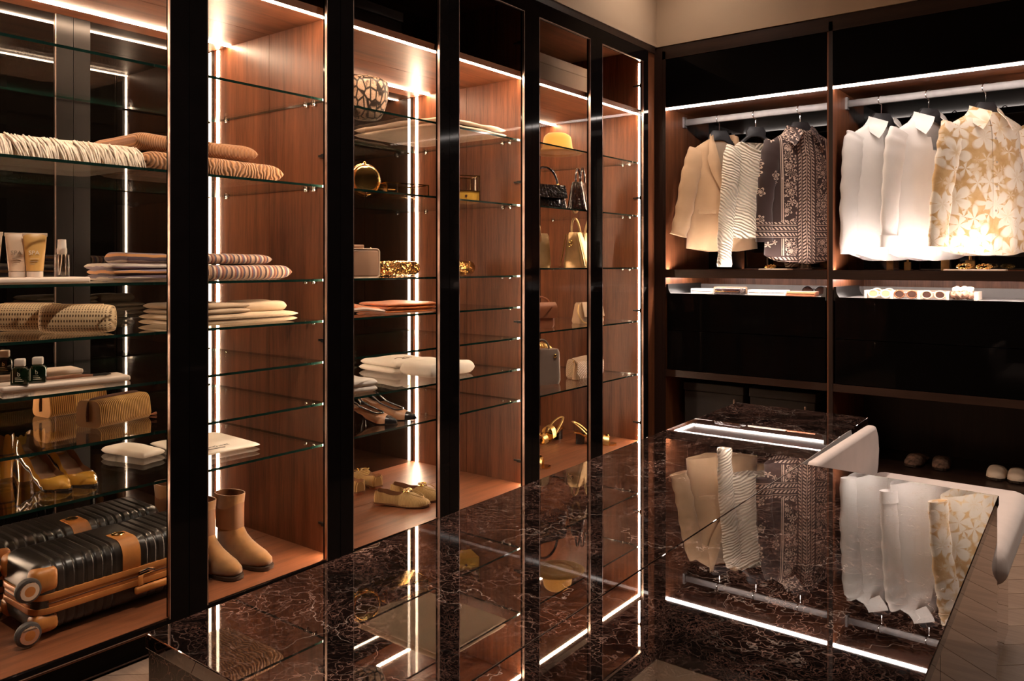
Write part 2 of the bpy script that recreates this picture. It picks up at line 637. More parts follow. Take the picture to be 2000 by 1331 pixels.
def glazed_wardrobe(k, label, hinges=True, front_led=False):
    y0, y1 = seam(k), seam(k + 2)
    w = thing('glazed_wardrobe', label, 'wardrobe', (-.38, (y0 + y1) / 2, 0), group='glazed wardrobes')
    J = -.384
    for ya, yb in ((y0 + .001, y0 + .022), (y1 - .022, y1 - .001)):
        boxo('side_panel', (-DEPTH, ya, .02), (J - .0012, yb, 2.40), 'wood_z', w)
        boxo('side_panel', (J + .0012, ya, .02), (-.024, yb, 2.40), 'wood_z', w)
    ya, yb = y0 + .022, y1 - .022
    boxo('bottom_board', (-DEPTH, ya, .07), (J - .001, yb, ZF), 'wood_y', w)
    boxo('bottom_board', (J + .001, ya, .07), (-.012, yb, ZF), 'wood_y', w)
    boxo('divider_shelf', (-DEPTH, ya, ZL), (J - .001, yb, ZL + .026), 'wood_y', w)
    boxo('divider_shelf', (J + .001, ya, ZL), (-.034, yb, ZL + .026), 'wood_y', w)
    boxo('top_board', (-DEPTH, ya, 2.376), (-.024, yb, 2.40), 'wood_y', w)
    boxo('rear_glass', (-DEPTH - .012, ya - .01, ZF), (-DEPTH, yb + .01, ZL), 'mirror', w)
    boxo('upper_back_panel', (-DEPTH - .012, ya - .01, ZL), (-DEPTH, yb + .01, 2.40), 'wood_y', w)
    boxo('plinth', (-.06, y0, 0), (-.03, y1, .078), 'black_glass_frame', w)
    boxo('plinth_trim', (-.031, y0, .001), (-.0285, y1, .006), 'bronze', w)
    boxo('light_strip', (-.050, ya, ZL - .004), (-.037, yb, ZL), 'led_warm', w)
    boxo('light_strip', (-.648, ya, ZL - .004), (-.635, yb, ZL), 'led_warm', w)
    if not front_led:
        boxo('light_strip', (-.735, yb - .002, ZF), (-.719, yb, ZL - .004), 'led_warm', w)
    boxo('light_strip', (-.735, ya, ZF), (-.719, ya + .002, ZL - .004), 'led_warm', w)
    boxo('light_strip', (-.052, yb - .002, ZF) if front_led else (-.041, yb - .002, ZF), (-.036, yb, 2.302) if front_led else (-.027, yb, ZL - .004), 'led_warm', w)
    ym = (y0 + y1) / 2
    boxo('back_post', (-DEPTH, ym - .058, ZF), (-DEPTH + .006, ym - .001, ZL), 'gunmetal', w)
    boxo('back_post', (-DEPTH, ym + .001, ZF), (-DEPTH + .006, ym + .058, ZL), 'gunmetal', w)
    boxo('post_trim', (-DEPTH, ym - .0605, ZF), (-DEPTH + .007, ym - .058, ZL), 'bronze', w)
    door(w, y0, seam(k + 1), -1, False)
    door(w, seam(k + 1), y1, 1, hinges)
    return w


WA = glazed_wardrobe(-2, 'glazed walnut wardrobe holding the suitcase and ankle boots')
WB = glazed_wardrobe(0, 'glazed walnut wardrobe holding the woven loafers on its floor')
WC = glazed_wardrobe(2, 'glazed walnut wardrobe holding the handbags, nearest the room corner', front_led=True)
glazed_wardrobe(-4, 'empty glazed wardrobe beside the suitcase wardrobe, seen only in reflections', False)
glazed_wardrobe(-6, 'empty glazed wardrobe farthest from the corner, seen only in reflections', False)

ORD = ['topmost', 'second', 'third', 'fourth', 'fifth', 'sixth', 'lowest']
PEGM = bmesh.new(); lathe(PEGM, [(.0005, 0), (.0055, 0), (.0055, .018), (.0005, .018)], 10, axis='y')
for f in PEGM.faces:
    f.smooth = True
peg_me = bpy.data.meshes.new('peg'); PEGM.to_mesh(peg_me); PEGM.free(); peg_me.materials.append(M['chrome'])


def glass_shelf(k, z, label):
    ya, yb = seam(k) + .024, seam(k + 2) - .024
    t_ = thing('glass_shelf', label, 'shelf', (-.39, (ya + yb) / 2, z - .004), group='glass shelves')
    hx, hy = .342, (yb - ya) / 2
    b_ = bmesh.new()
    box(b_, (-hx, -hy, 0), (hx, hy, .008))
    b_.faces.ensure_lookup_table()
    for i, f in enumerate(b_.faces):
        f.material_index = 0 if i < 2 else 1
    obj('pane', b_, ['shelf_glass', 'shelf_edge'], t_, smooth=0)
    for x in (-.26, .24, .285):
        for y in (-hy - .002, hy - .016):
            p = bpy.data.objects.new('shelf_peg', peg_me)
            p.location = (x, y, -.0055); p.parent = t_
            COL.objects.link(p)
    return t_


ZA = [1.711, 1.405, 1.073, .927, .782, .635, .489]
ZC5 = [1.719, 1.410, 1.106, .795, .486]
for i, z in enumerate(ZA):
    glass_shelf(-2, z, f'{ORD[i]} glass shelf' + (' from the top' if 0 < i < 6 else '') + ' in the suitcase wardrobe')
    glass_shelf(0, z, f'{ORD[i]} glass shelf' + (' from the top' if 0 < i < 6 else '') + ' in the loafer wardrobe')
for i, z in enumerate(ZC5):
    nm = ['topmost', 'second', 'third', 'fourth', 'lowest'][i]
    glass_shelf(2, z, f'{nm} glass shelf' + (' from the top' if 0 < i < 4 else '') + ' in the handbag wardrobe')
ZA = [z + .0042 for z in ZA]
ZC5 = [z + .0042 for z in ZC5]

# ================================================================== OPEN WARDROBE AT THE BACK
YB2 = 4.90


def open_bay(x0, x1, label, xr_panel=.03):
    w = thing('open_wardrobe', label, 'wardrobe', ((x0 + x1) / 2, 4.6, 0), group='open wardrobe bays')
    boxo('side_panel', (x0 - .02, Y_B + .006, 0), (x0, Y_B + .30, 2.385), 'wood_z', w)
    boxo('side_panel', (x0 - .02, Y_B + .303, 0), (x0, YB2, 2.385), 'wood_z', w)
    boxo('panel_edge', (x0 - .02, Y_B, 0), (x0, Y_B + .006, 2.385), 'wood_dark', w)
    boxo('side_panel', (x1, Y_B + .006, 0), (x1 + .012, YB2, 2.385), 'wood_z', w)
    boxo('rear_glass', (x0, YB2, 1.10), (x1, YB2 + .01, 2.05), 'dark_mirror', w)
    boxo('back_panel', (x0, YB2, .06), (x1, YB2 + .01, .49), 'wood_dark', w)  # darker wood than the panel above, shade painted into the colour
    boxo('back_panel', (x0, YB2, .49), (x1, YB2 + .01, 1.10), 'wood_z', w)
    boxo('canopy_board', (x0, Y_B + .025, 2.052), (x1, YB2, 2.076), 'wood_x', w)
    boxo('light_strip', (x0, Y_B + .004, 2.039), (x1, Y_B + .020, 2.050), 'led_white', w)
    boxo('upper_door', (x0 + .002, Y_B + .004, 2.054), (x1 - .002, Y_B + .022, 2.335), 'dark_glass', w)
    boxo('fascia', (x0 - .02, Y_B, 2.337), (x1 + .012, Y_B + .02, 2.412), 'wood_dark_x', w)
    # shelf with a lit slot
    boxo('shelf_board', (x0, Y_B + .045, 1.062), (x1, YB2, 1.094), 'wood_x', w)
    boxo('shelf_lip', (x0, Y_B, 1.050), (x1, Y_B + .020, 1.098), 'wood_dark_x', w)
    boxo('light_strip', (x0, Y_B + .024, 1.070), (x1, Y_B + .041, 1.091), 'led_shelf', w)
    boxo('light_strip', (x0 + .03, Y_B + .055, 1.056), (x1 - .03, Y_B + .067, 1.0615), 'led_under', w)
    boxo('light_strip', (x0 + .05, Y_B + .30, 1.056), (x1 - .03, Y_B + .312, 1.0615), 'led_under', w)
    boxo('light_strip', (x0 + .03, Y_B + .07, 1.056), (x0 + .042, Y_B + .312, 1.0615), 'led_under', w)
    # jewellery drawer: black glass front, grey tray with curled rim
    d = boxo('drawer', (x0 + .012, Y_B + .002, .745), (x1 - .008, Y_B + .018, .958), 'dark_glass', w)
    b_ = bmesh.new(); box(b_, (x0 + .02, Y_B + .02, .945), (x1 - .012, Y_B + .47, .955)); sub_of('tray_floor', b_, 'tray_grey', d, w, 0)
    for s, xx in ((1, x0 + .004), (-1, x1 - .004)):
        b_ = bmesh.new()
        pts = [(xx, 1.012), (xx + s * .012, 1.012)] + [(xx + s * (.012 + .04 * (1 - math.cos(a))), 1.0 - .052 * math.sin(a)) for a in [k * PI / 16 for k in range(1, 9)]]
        pts += [(xx + s * .052, .94), (xx, .94)]
        if s < 0:
            pts = pts[::-1]
        prism(b_, pts, Y_B + .004, Y_B + .47)
        sub_of('tray_side', b_, 'black_metal' if s > 0 else 'tray_grey', d, w, 30)
    b_ = bmesh.new(); box(b_, (x0 + .01, Y_B + .46, .94), (x1 - .01, Y_B + .475, 1.005)); sub_of('tray_back', b_, 'tray_grey', d, w, 0)
    boxo('drawer', (x0 + .012, Y_B + .002, .514), (x1 - .008, Y_B + .018, .742), 'dark_glass', w)
    boxo('lower_shelf', (x0, Y_B + .004, .47), (x1, YB2, .510), 'wood_dark_x', w)
    boxo('bottom_board', (x0, Y_B + .02, .05), (x1, YB2, .08), 'wood_dark_x', w)
    boxo('plinth', (x0, Y_B + .06, 0), (x1, Y_B + .08, .05), 'black_metal', w)
    # rail
    r = boxo('hanging_rail', (x0 + .012, 4.522, 1.978), (x1 - .012, 4.540, 2.016), 'steel', w, bevel=.004)
    for xx, s in ((x0, 1), (x1, -1)):
        b_ = bmesh.new(); box(b_, (min(xx, xx + s * .012), 4.512, 1.966), (max(xx, xx + s * .012), 4.550, 2.03)); sub_of('rail_bracket', b_, 'steel', r, w, 0)
    return w


M['tray_grey'] = plain('grey felt tray', (.14, .125, .12), .55, tone=.06)
open_bay(.055, .975, 'open walnut wardrobe bay with blazer, knit and patterned shirt')
open_bay(1.005, 2.25, 'open walnut wardrobe bay with the two white shirts')
bm = bmesh.new(); box(bm, (-.016, Y_B, 0), (.034, Y_B + .03, 2.412)); struct('trim_5', bm, 'wood_dark')

# ================================================================== ISLAND WITH BENCH
ZT = .60
ISL = thing('marble_island', 'glossy dark marble island with veined top in the middle of the room', 'island', (1.3, 1.7, 0))
TH = .022
far_l, far_r, inner, right_f, right_n, near_l = (1.022, 2.951), (1.500, 2.932), (1.521, 2.148), (1.973, 2.125), (2.012, .586), (1.085, .588)
seam_n = (1.545, .587)


def slab(name, pts, z0, z1, mat, parent, bev=.0015):
    b_ = bmesh.new()
    prism(b_, pts, z0, z1, 'xy', bev)
    return obj(name, b_, mat, parent, True, smooth=0)


slab('marble_top', [near_l, seam_n, inner, far_r, far_l], ZT - TH, ZT, 'marble', ISL)
g_ = .0012
slab('marble_top', [(seam_n[0] + g_, seam_n[1]), right_n, right_f, (inner[0] + g_, inner[1])], ZT - TH, ZT, 'marble', ISL)
ins = .003
slab('front_cladding', [(near_l[0] + ins, near_l[1] + ins), (right_n[0] - ins, right_n[1] + ins), (right_n[0] - ins, right_n[1] + .02), (near_l[0] + ins, near_l[1] + .02)], .03, ZT - TH, 'marble_side', ISL)
slab('side_cladding', [(near_l[0] + ins, near_l[1] + .02), (near_l[0] + .02, near_l[1] + .02), (far_l[0] + .02, far_l[1] - ins), (far_l[0] + ins, far_l[1] - ins)], .03, ZT - TH, 'marble_side', ISL)
slab('end_cladding', [(far_l[0] + .02, far_l[1] - .02), (far_r[0] - ins, far_r[1] - .02), (far_r[0] - ins, far_r[1] - ins), (far_l[0] + .02, far_l[1] - ins)], .03, ZT - TH, 'marble_side', ISL)
dx = right_f[0] - right_n[0]; dy = right_f[1] - right_n[1]
mm = (right_n[0] + dx * .45, right_n[1] + dy * .45)
for p, q in (((right_n[0] - ins, right_n[1] + .021), (mm[0] - ins, mm[1] - .001)), ((mm[0] - ins, mm[1] + .001), (right_f[0] - ins, right_f[1] - ins))):
    slab('mirror_panel', [p, q, (q[0] - .016, q[1]), (p[0] - .016, p[1])], .03, ZT - TH, 'bronze_mirror', ISL)
slab('inner_cladding', [(inner[0] + .01, inner[1] - .02), (right_f[0] - .02, right_f[1] - .02), (right_f[0] - .02, right_f[1] - ins), (inner[0] + .01, inner[1] - ins)], .03, ZT - TH, 'marble_side', ISL)
slab('inner_cladding', [(inner[0] - .018, inner[1]), (inner[0] - ins, inner[1]), (far_r[0] - ins, far_r[1] - .021), (far_r[0] - .018, far_r[1] - .021)], .03, ZT - TH, 'marble_side', ISL)
slab('plinth', [(near_l[0] + .05, near_l[1] + .05), (right_n[0] - .05, right_n[1] + .05), (right_f[0] - .05, right_f[1] - .05), (inner[0] - .05, inner[1] - .05), (far_r[0] - .05, far_r[1] - .05), (far_l[0] + .05, far_l[1] - .05)], 0, .03, 'black_metal', ISL, 0)

M['upholstery'] = plain('blush upholstery', (.62, .50, .46), .85, grain=.15, gscale=500, sheen=.35, tone=.05)
BEN = thing('upholstered_bench', 'pale blush upholstered bench tucked into the notch of the marble island', 'bench', (1.75, 2.5, 0))
b_ = bmesh.new()
rbox(b_, (1.765, 2.485, .412), (.44, .66, .090), .040, 6)
obj('seat_cushion', b_, 'upholstery', BEN, True)
# backrest: slab against the island strip, rounded outer top
b_ = bmesh.new()
pts = [(2.165, .345), (2.66, .345), (2.735, .375), (2.785, .42), (2.812, .47), (2.822, .52), (2.812, .57), (2.785, .604), (2.165, .604)]
prism(b_, pts, 1.527, 1.562, 'yz', .012)
obj('backrest', b_, 'upholstery', BEN, True, smooth=50)
boxo('base', (1.545, 2.17, .03), (1.925, 2.80, .367), 'bronze_mirror', BEN, bevel=.002)
boxo('plinth', (1.56, 2.19, 0), (1.90, 2.78, .03), 'black_metal', BEN)

# ================================================================== TEXTILE AND LEATHER MATERIALS


def ribbed(name, color, color2, scale, axis, bump=.5, rough=.9, dist=.6, ndist=0.0):
    """bands across one axis, as colour and relief"""
    t_ = NT(name)
    v_ = t_.coord()
    if ndist:
        nn = t_.noise(v_, 18, 2)
        sc = t_.n('VectorMath', {0: nn.outputs['Color'], 1: (ndist,) * 3}, operation='MULTIPLY')
        v_ = t_.n('VectorMath', {0: v_, 1: sc.outputs[0]}, operation='ADD').outputs[0]
    w_ = t_.n('TexWave', {'Vector': v_, 'Scale': scale, 'Distortion': dist, 'Detail': 1.0, 'Detail Scale': 2.0}, wave_type='BANDS', bands_direction=axis)
    nz = t_.noise(t_.coord(), 160, 2)
    h_ = t_.math('MULTIPLY_ADD', nz.outputs[0], .3, w_.outputs['Fac'])
    col = t_.ramp(w_.outputs['Fac'], [(.15, color2), (.7, color)])
    t_.bsdf(color=col, rough=rough, normal=t_.bump(h_, bump, .004), sheen=.2)
    return t_.m


def striped(name, stops, scale, axis='X'):
    t_ = NT(name)
    v_ = t_.coord()
    nn = t_.noise(v_, 9, 3)
    sep = t_.n('SeparateXYZ', {0: v_})
    x = t_.math('MULTIPLY_ADD', nn.outputs[0], .018, sep.outputs[axis])
    fr = t_.math('FRACT', t_.math('MULTIPLY', x, scale))
    col = t_.ramp(fr, stops, 'CONSTANT')
    fine = t_.n('TexWave', {'Vector': t_.coord(), 'Scale': scale * 6, 'Distortion': 1.0}, bands_direction=axis)
    t_.bsdf(color=t_.mix(.25, col, fine.outputs['Color'], 'MULTIPLY'), rough=.95, normal=t_.bump(fine.outputs['Fac'], .4, .003), sheen=.2)
    return t_.m


def caned(name):
    t_ = NT(name)
    sp = t_.n('SeparateXYZ', {0: t_.coord(which='UV')})
    p_ = 2 * PI / .0078
    cx_ = t_.math('COSINE', t_.math('MULTIPLY', sp.outputs[0], p_))
    cz_ = t_.math('COSINE', t_.math('MULTIPLY', sp.outputs[1], p_))
    f_ = t_.ramp(t_.math('MULTIPLY_ADD', t_.math('ADD', cx_, cz_), .25, .5), [(.66, (1, 1, 1)), (.78, (0, 0, 0))])
    nz = t_.noise(t_.coord(), 60, 3)
    straw = t_.mix(nz.outputs[0], (.56, .37, .19), (.80, .60, .36))
    t_.bsdf(color=t_.mix(f_, (.10, .045, .016), straw), rough=.7, normal=t_.bump(f_, .6, .002))
    return t_.m


def snakeskin(name):
    t_ = NT(name)
    v_ = t_.coord((1, 1, .62))
    vo = t_.n('TexVoronoi', {'Vector': v_, 'Scale': 40.0, 'Randomness': .6}, feature='DISTANCE_TO_EDGE')
    line = t_.ramp(vo.outputs['Distance'], [(.07, (0, 0, 0)), (.15, (1, 1, 1))])
    blot = t_.ramp(t_.noise(v_, 26, 3).outputs[0], [(.36, (0, 0, 0)), (.46, (1, 1, 1))])
    sc = t_.n('TexVoronoi', {'Vector': t_.coord(), 'Scale': 170.0}, feature='DISTANCE_TO_EDGE')
    scl = t_.ramp(sc.outputs['Distance'], [(.0, (.55, .5, .45)), (.16, (1, 1, 1))])
    skin_ = t_.mix(t_.noise(v_, 12, 2).outputs[0], (.72, .52, .38), (.55, .36, .25))
    col = t_.mix(t_.math('MULTIPLY', line, blot), (.035, .022, .016), skin_)
    col = t_.mix(.8, col, scl, 'MULTIPLY')
    t_.bsdf(color=col, rough=.4, normal=t_.bump(sc.outputs['Distance'], .4, .001))
    return t_.m


def croc(name, color):
    t_ = NT(name)
    vo = t_.n('TexVoronoi', {'Vector': t_.coord((1, 1, 1.6)), 'Scale': 48.0, 'Randomness': .5}, feature='DISTANCE_TO_EDGE')
    h_ = t_.ramp(vo.outputs['Distance'], [(.0, (0, 0, 0)), (.14, (1, 1, 1))])
    t_.bsdf(color=color, rough=.14, normal=t_.bump(h_, .5, .0015), coat=.4)
    return t_.m


def glitter(name):
    t_ = NT(name)
    vo = t_.n('TexVoronoi', {'Vector': t_.coord(), 'Scale': 230.0})
    col = t_.mix(vo.outputs['Color'], (.28, .12, .03), (.95, .60, .22))
    nn = t_.n('VectorMath', {0: vo.outputs['Color'], 1: (.5, .5, .5)}, operation='SUBTRACT')
    g_ = t_.n('NewGeometry')
    mad = t_.n('VectorMath', {0: nn.outputs[0], 1: (1.2, 1.2, 1.2), 2: g_.outputs['Normal']}, operation='MULTIPLY_ADD')
    nr = t_.n('VectorMath', {0: mad.outputs[0]}, operation='NORMALIZE')
    t_.bsdf(color=col, rough=.18, metal=1.0, normal=nr.outputs[0])
    return t_.m


def petals(t_, vec, scale, n, size, rnd=.85):
    """flower mask: lobes around scattered centres in the x-z plane"""
    v2_ = t_.n('VectorMath', {0: vec, 1: (1, 0, 1)}, operation='MULTIPLY').outputs[0]
    nn = t_.noise(v2_, 14, 2)
    sc = t_.n('VectorMath', {0: nn.outputs['Color'], 1: (.02, .0, .02)}, operation='MULTIPLY')
    v2_ = t_.n('VectorMath', {0: v2_, 1: sc.outputs[0]}, operation='ADD').outputs[0]
    vo = t_.n('TexVoronoi', {'Vector': v2_, 'Scale': scale, 'Randomness': rnd})
    df = t_.n('VectorMath', {0: v2_, 1: vo.outputs['Position']}, operation='SUBTRACT')
    sp = t_.n('SeparateXYZ', {0: df.outputs[0]})
    ang = t_.math('ARCTAN2', sp.outputs['Z'], sp.outputs['X'])
    rc = t_.n('SeparateXYZ', {0: vo.outputs['Color']})
    ang = t_.math('MULTIPLY_ADD', rc.outputs[0], 6.28, ang)
    lobe = t_.math('ABSOLUTE', t_.math('COSINE', t_.math('MULTIPLY', ang, n / 2.0)))
    lim = t_.math('MULTIPLY_ADD', t_.math('POWER', lobe, .6), size * .75, size * .25)
    return t_.math('DIVIDE', vo.outputs['Distance'], lim), rc.outputs[1]


def floral(name):
    t_ = NT(name)
    v_ = t_.coord()
    big, _ = petals(t_, v_, 8.5, 5, .80)
    sm, _ = petals(t_, t_.coord((1, 1, 1), (.31, .2, .17)), 15.0, 6, .62)
    f1 = t_.ramp(big, [(.82, (1, 1, 1)), (1.0, (0, 0, 0))])
    f2 = t_.ramp(sm, [(.8, (1, 1, 1)), (1.02, (0, 0, 0))])
    shade = t_.ramp(t_.noise(v_, 22, 4).outputs[0], [(.3, (.56, .31, .11)), (.7, (.72, .47, .22))])
    whit = t_.mix(t_.ramp(big, [(.1, (0, 0, 0)), (.5, (1, 1, 1))]), (.70, .50, .28), (.86, .74, .60))
    col = t_.mix(t_.math('MULTIPLY', f2, .8), shade, (.80, .62, .42))
    col = t_.mix(f1, col, whit)
    t_.bsdf(color=col, rough=.6, sheen=.2)
    return t_.m


def paisley(name):
    t_ = NT(name)
    v_ = t_.coord()
    sp = t_.n('SeparateXYZ', {0: v_})
    ax = t_.math('ABSOLUTE', sp.outputs['X'])
    brown, cream = (.028, .009, .0065), (.50, .36, .28)
    fl, _ = petals(t_, v_, 19.0, 6, .66, .6)
    ring = t_.math('COMPARE', fl, .92, .10)
    ring2 = t_.math('COMPARE', fl, .45, .10)
    flo = t_.math('MAXIMUM', ring, ring2)
    vo = t_.n('TexVoronoi', {'Vector': v_, 'Scale': 36.0}, feature='DISTANCE_TO_EDGE')
    net = t_.math('LESS_THAN', vo.outputs['Distance'], .07)
    flo = t_.math('MAXIMUM', flo, t_.math('MULTIPLY', net, t_.math('LESS_THAN', fl, .6)))
    # plaited bands beside the placket
    fr = t_.math('FRACT', t_.math('MULTIPLY', ax, 38.0))
    zz = t_.math('SINE', t_.math('MULTIPLY_ADD', sp.outputs['Z'], 330.0, t_.math('MULTIPLY', ax, 260.0)))
    plait = t_.math('MULTIPLY', t_.math('GREATER_THAN', zz, .0), t_.math('COMPARE', fr, .5, .27))
    rule = t_.math('COMPARE', fr, .02, .07)
    band = t_.math('MAXIMUM', plait, rule)
    near = t_.math('LESS_THAN', ax, .052)
    # crosswise bands at waist level
    fz = t_.math('FRACT', t_.math('MULTIPLY', sp.outputs['Z'], 30.0))
    xx = t_.math('SINE', t_.math('MULTIPLY_ADD', sp.outputs['X'], 300.0, t_.math('MULTIPLY', sp.outputs['Z'], 260.0)))
    cross = t_.math('MAXIMUM', t_.math('MULTIPLY', t_.math('GREATER_THAN', xx, 0.0), t_.math('COMPARE', fz, .5, .25)), t_.math('COMPARE', fz, .02, .07))
    inb = t_.math('MAXIMUM', t_.math('COMPARE', sp.outputs['Z'], -.56, .045), t_.math('COMPARE', sp.outputs['Z'], -.74, .04))
    zone = t_.math('COMPARE', ax, .092, .034)
    sparse, _ = petals(t_, t_.coord((1, 1, 1), (.13, 0, .21)), 13.0, 5, .34, .8)
    spr = t_.math('MAXIMUM', t_.math('COMPARE', sparse, .9, .16), t_.math('LESS_THAN', sparse, .45))
    edge = t_.math('MAXIMUM', t_.math('COMPARE', ax, .133, .003), t_.math('COMPARE', ax, .142, .0015))
    outer = t_.math('MAXIMUM', spr, edge)
    mz = t_.n('Mix', {0: zone}); t_.put(mz, 2, outer); t_.put(mz, 3, flo)
    m_ = t_.n('Mix', {0: inb}); t_.put(m_, 2, mz.outputs[0]); t_.put(m_, 3, cross)
    m2_ = t_.n('Mix', {0: near}); t_.put(m2_, 2, m_.outputs[0]); t_.put(m2_, 3, band)
    t_.bsdf(color=t_.mix(m2_.outputs[0], brown, cream), rough=.7, sheen=.15)
    return t_.m


def cable(name, color):
    t_ = NT(name)
    v_ = t_.coord()
    sp = t_.n('SeparateXYZ', {0: v_})
    ax = t_.math('ABSOLUTE', sp.outputs['X'])
    nn = t_.noise(v_, 9, 2)
    ph = t_.math('MULTIPLY_ADD', ax, -190.0, t_.math('MULTIPLY', sp.outputs['Z'], 330.0))
    ph = t_.math('MULTIPLY_ADD', nn.outputs[0], 22.0, ph)
    h_ = t_.math('MULTIPLY_ADD', t_.math('SINE', ph), .5, .5)
    col = t_.mix(h_, tuple(c * .72 for c in color), color)
    t_.bsdf(color=col, rough=.95, normal=t_.bump(h_, .8, .008), sheen=.3)
    return t_.m


M['cream_knit'] = ribbed('cream knit', (.84, .68, .53), (.62, .47, .34), 55, 'X', .5)
M['cream_fringe'] = plain('cream fringe', (.86, .73, .61), .95, tone=.2, tscale=60)
M['camel_rib'] = ribbed('camel ribbed knit', (.38, .165, .055), (.19, .075, .024), 58, 'X', .6, dist=.3)
M['camel_cable'] = ribbed('camel cable knit', (.40, .18, .07), (.18, .075, .028), 24, 'X', .8, ndist=.06)
M['stripe_knit'] = striped('multicoloured stripe knit', [(0, (.42, .26, .17)), (.09, (.06, .025, .03)), (.2, (.55, .40, .28)), (.3, (.30, .09, .05)), (.38, (.12, .10, .16)), (.5, (.60, .46, .34)), (.6, (.20, .06, .05)), (.7, (.42, .20, .10)), (.8, (.08, .06, .09)), (.9, (.5, .33, .22))], 15, 'X')
M['stripe_knit_orange'] = striped('orange and mauve stripe knit', [(0, (.30, .22, .24)), (.12, (.55, .44, .36)), (.25, (.12, .08, .10)), (.4, (.62, .28, .10)), (.52, (.25, .18, .22)), (.68, (.6, .5, .42)), (.8, (.2, .12, .12))], 13, 'Z')
M['beige_cloth'] = plain('beige cotton', (.56, .42, .29), .9, grain=.2, gscale=300, tone=.08)
M['taupe_cloth'] = plain('taupe cotton', (.40, .29, .20), .9, grain=.2, gscale=300, tone=.1)
M['white_cloth'] = plain('white cotton', (.78, .70, .62), .9, grain=.15, gscale=400, tone=.04)
M['cream_wool'] = plain('cream wool', (.72, .55, .42), .95, grain=.3, gscale=260, tone=.08)
M['orange_silk'] = plain('orange silk', (.62, .15, .02), .38, sheen=.4, tone=.35, tscale=22)
M['pink_silk'] = plain('pale pink silk', (.66, .46, .36), .4, sheen=.4, tone=.2, tscale=20)
M['cane'] = caned('woven cane')
M['corduroy'] = ribbed('mustard corduroy', (.62, .33, .08), (.24, .10, .02), 49.09, 'X', .3, dist=.0)
M['brown_zip'] = plain('brown zip', (.10, .035, .018), .6, tone=.3, tscale=200)
M['patent_mustard'] = plain('mustard patent leather', (.50, .24, .035), .07, coat=1.0, tone=.15)
M['tan_lining'] = plain('tan lining', (.20, .085, .035), .6)
M['suede_mustard'] = plain('mustard suede', (.25, .112, .028), .95, grain=.15, gscale=500, sheen=.5, tone=.25, tscale=20)
M['dark_sole'] = plain('dark sole', (.035, .018, .010), .6)
M['raffia'] = ribbed('woven raffia', (.62, .40, .15), (.34, .19, .06), 90, 'X', .6, .8, 1.5)
M['nude_leather'] = plain('nude leather', (.50, .25, .13), .45, tone=.08)
M['black_leather'] = plain('black leather', (.012, .010, .010), .22, coat=.4, tone=.2)
M['stone_white'] = plain('white tray', (.74, .60, .50), .4, tone=.05)
M['cream_tube'] = plain('cream tube', (.74, .54, .38), .4, tone=.03)
M['amber_tube'] = plain('amber tube', (.72, .40, .12), .35, tone=.04)
M['white_plastic'] = plain('white cap', (.78, .66, .57), .35, tone=.03)
M['grey_print'] = plain('grey print', (.32, .22, .15), .6)
M['pale_print'] = plain('pale print', (.85, .72, .55), .6)
M['dark_print'] = plain('black print', (.02, .015, .012), .6)
M['green_bottle'] = plain('dark green bottle', (.006, .016, .006), .08, coat=.8, tone=.3)
M['clear'] = thin_glass('clear acrylic', (.93, .90, .86), .06)
M['terracotta_wood'] = plain('reddish wooden handle', (.30, .12, .06), .5, tone=.15, tscale=60)
M['case_shell'] = plain('black ribbed shell', (.016, .012, .010), .3, tone=.2, tscale=40, spec=.6)
M['tan_leather'] = plain('tan leather', (.50, .19, .045), .42, tone=.15, tscale=30)
M['copper_zip'] = plain('copper zip band', (.52, .20, .055), .38, .3, tone=.12)
M['rubber_grey'] = plain('grey rubber', (.06, .052, .05), .5)
M['snake'] = snakeskin('python leather')
M['croc_black'] = croc('black crocodile leather', (.010, .006, .005, 1))
M['croc_brown'] = croc('dark brown crocodile leather', (.020, .008, .007, 1))
M['gold_tote'] = plain('gold metallic leather', (.60, .40, .19), .34, .55, grain=.3, gscale=90, tone=.18)
M['gold_tote_dark'] = plain('bronze metallic leather', (.36, .23, .10), .36, .55, grain=.3, gscale=90, tone=.18)
M['yellow_box'] = plain('yellow gold lacquer', (.80, .45, .07), .3, .2, tone=.05)
M['sequin'] = glitter('gold sequins')
M['pink_lacquer'] = plain('blush lacquer', (.56, .33, .21), .35, tone=.04)
M['brown_leather'] = plain('chestnut leather', (.32, .11, .05), .38, tone=.12)
M['taupe_leather'] = plain('taupe leather', (.26, .19, .155), .5, tone=.06)
M['beige_leather'] = plain('beige leather', (.54, .34, .20), .42, grain=.2, gscale=140, tone=.1)
M['pleated'] = ribbed('pleated beige leather', (.60, .41, .27), (.42, .27, .16), 52, 'DIAGONAL', .8, .45, 1.0)
M['felt_mustard'] = plain('mustard felt', (.66, .35, .07), .95, sheen=.4, tone=.06)
M['pale_box'] = plain('pale linen box', (.40, .29, .22), .9, tone=.04)
M['camel_wool'] = plain('camel wool suiting', (.50, .315, .175), .75, grain=.1, gscale=600, sheen=.3, tone=.04)
M['ivory_cable'] = cable('ivory cable knit', (.78, .66, .52))
M['white_shirt'] = plain('white poplin', (.80, .755, .72), .7, tone=.02)
M['white_shirt2'] = plain('white satin', (.82, .765, .73), .5, tone=.02)
M['floral'] = floral('gold and white floral print')
M['paisley'] = paisley('brown and cream scarf print')
M['button'] = plain('pearl button', (.55, .42, .32), .3)
M['brown_button'] = plain('horn button', (.10, .045, .02), .3)
M['tortoise'] = plain('tortoiseshell', (.16, .06, .03), .12, coat=.6, tone=.7, tscale=60)
M['lens_dark'] = plain('brown lens', (.05, .025, .02), .06, coat=.8)
M['dim_box'] = plain('charcoal box', (.03, .024, .022), .7)
M['fur'] = plain('brown fur', (.20, .11, .075), .95, grain=.9, gscale=120, tone=.7, tscale=40)

# ================================================================== BUILDERS


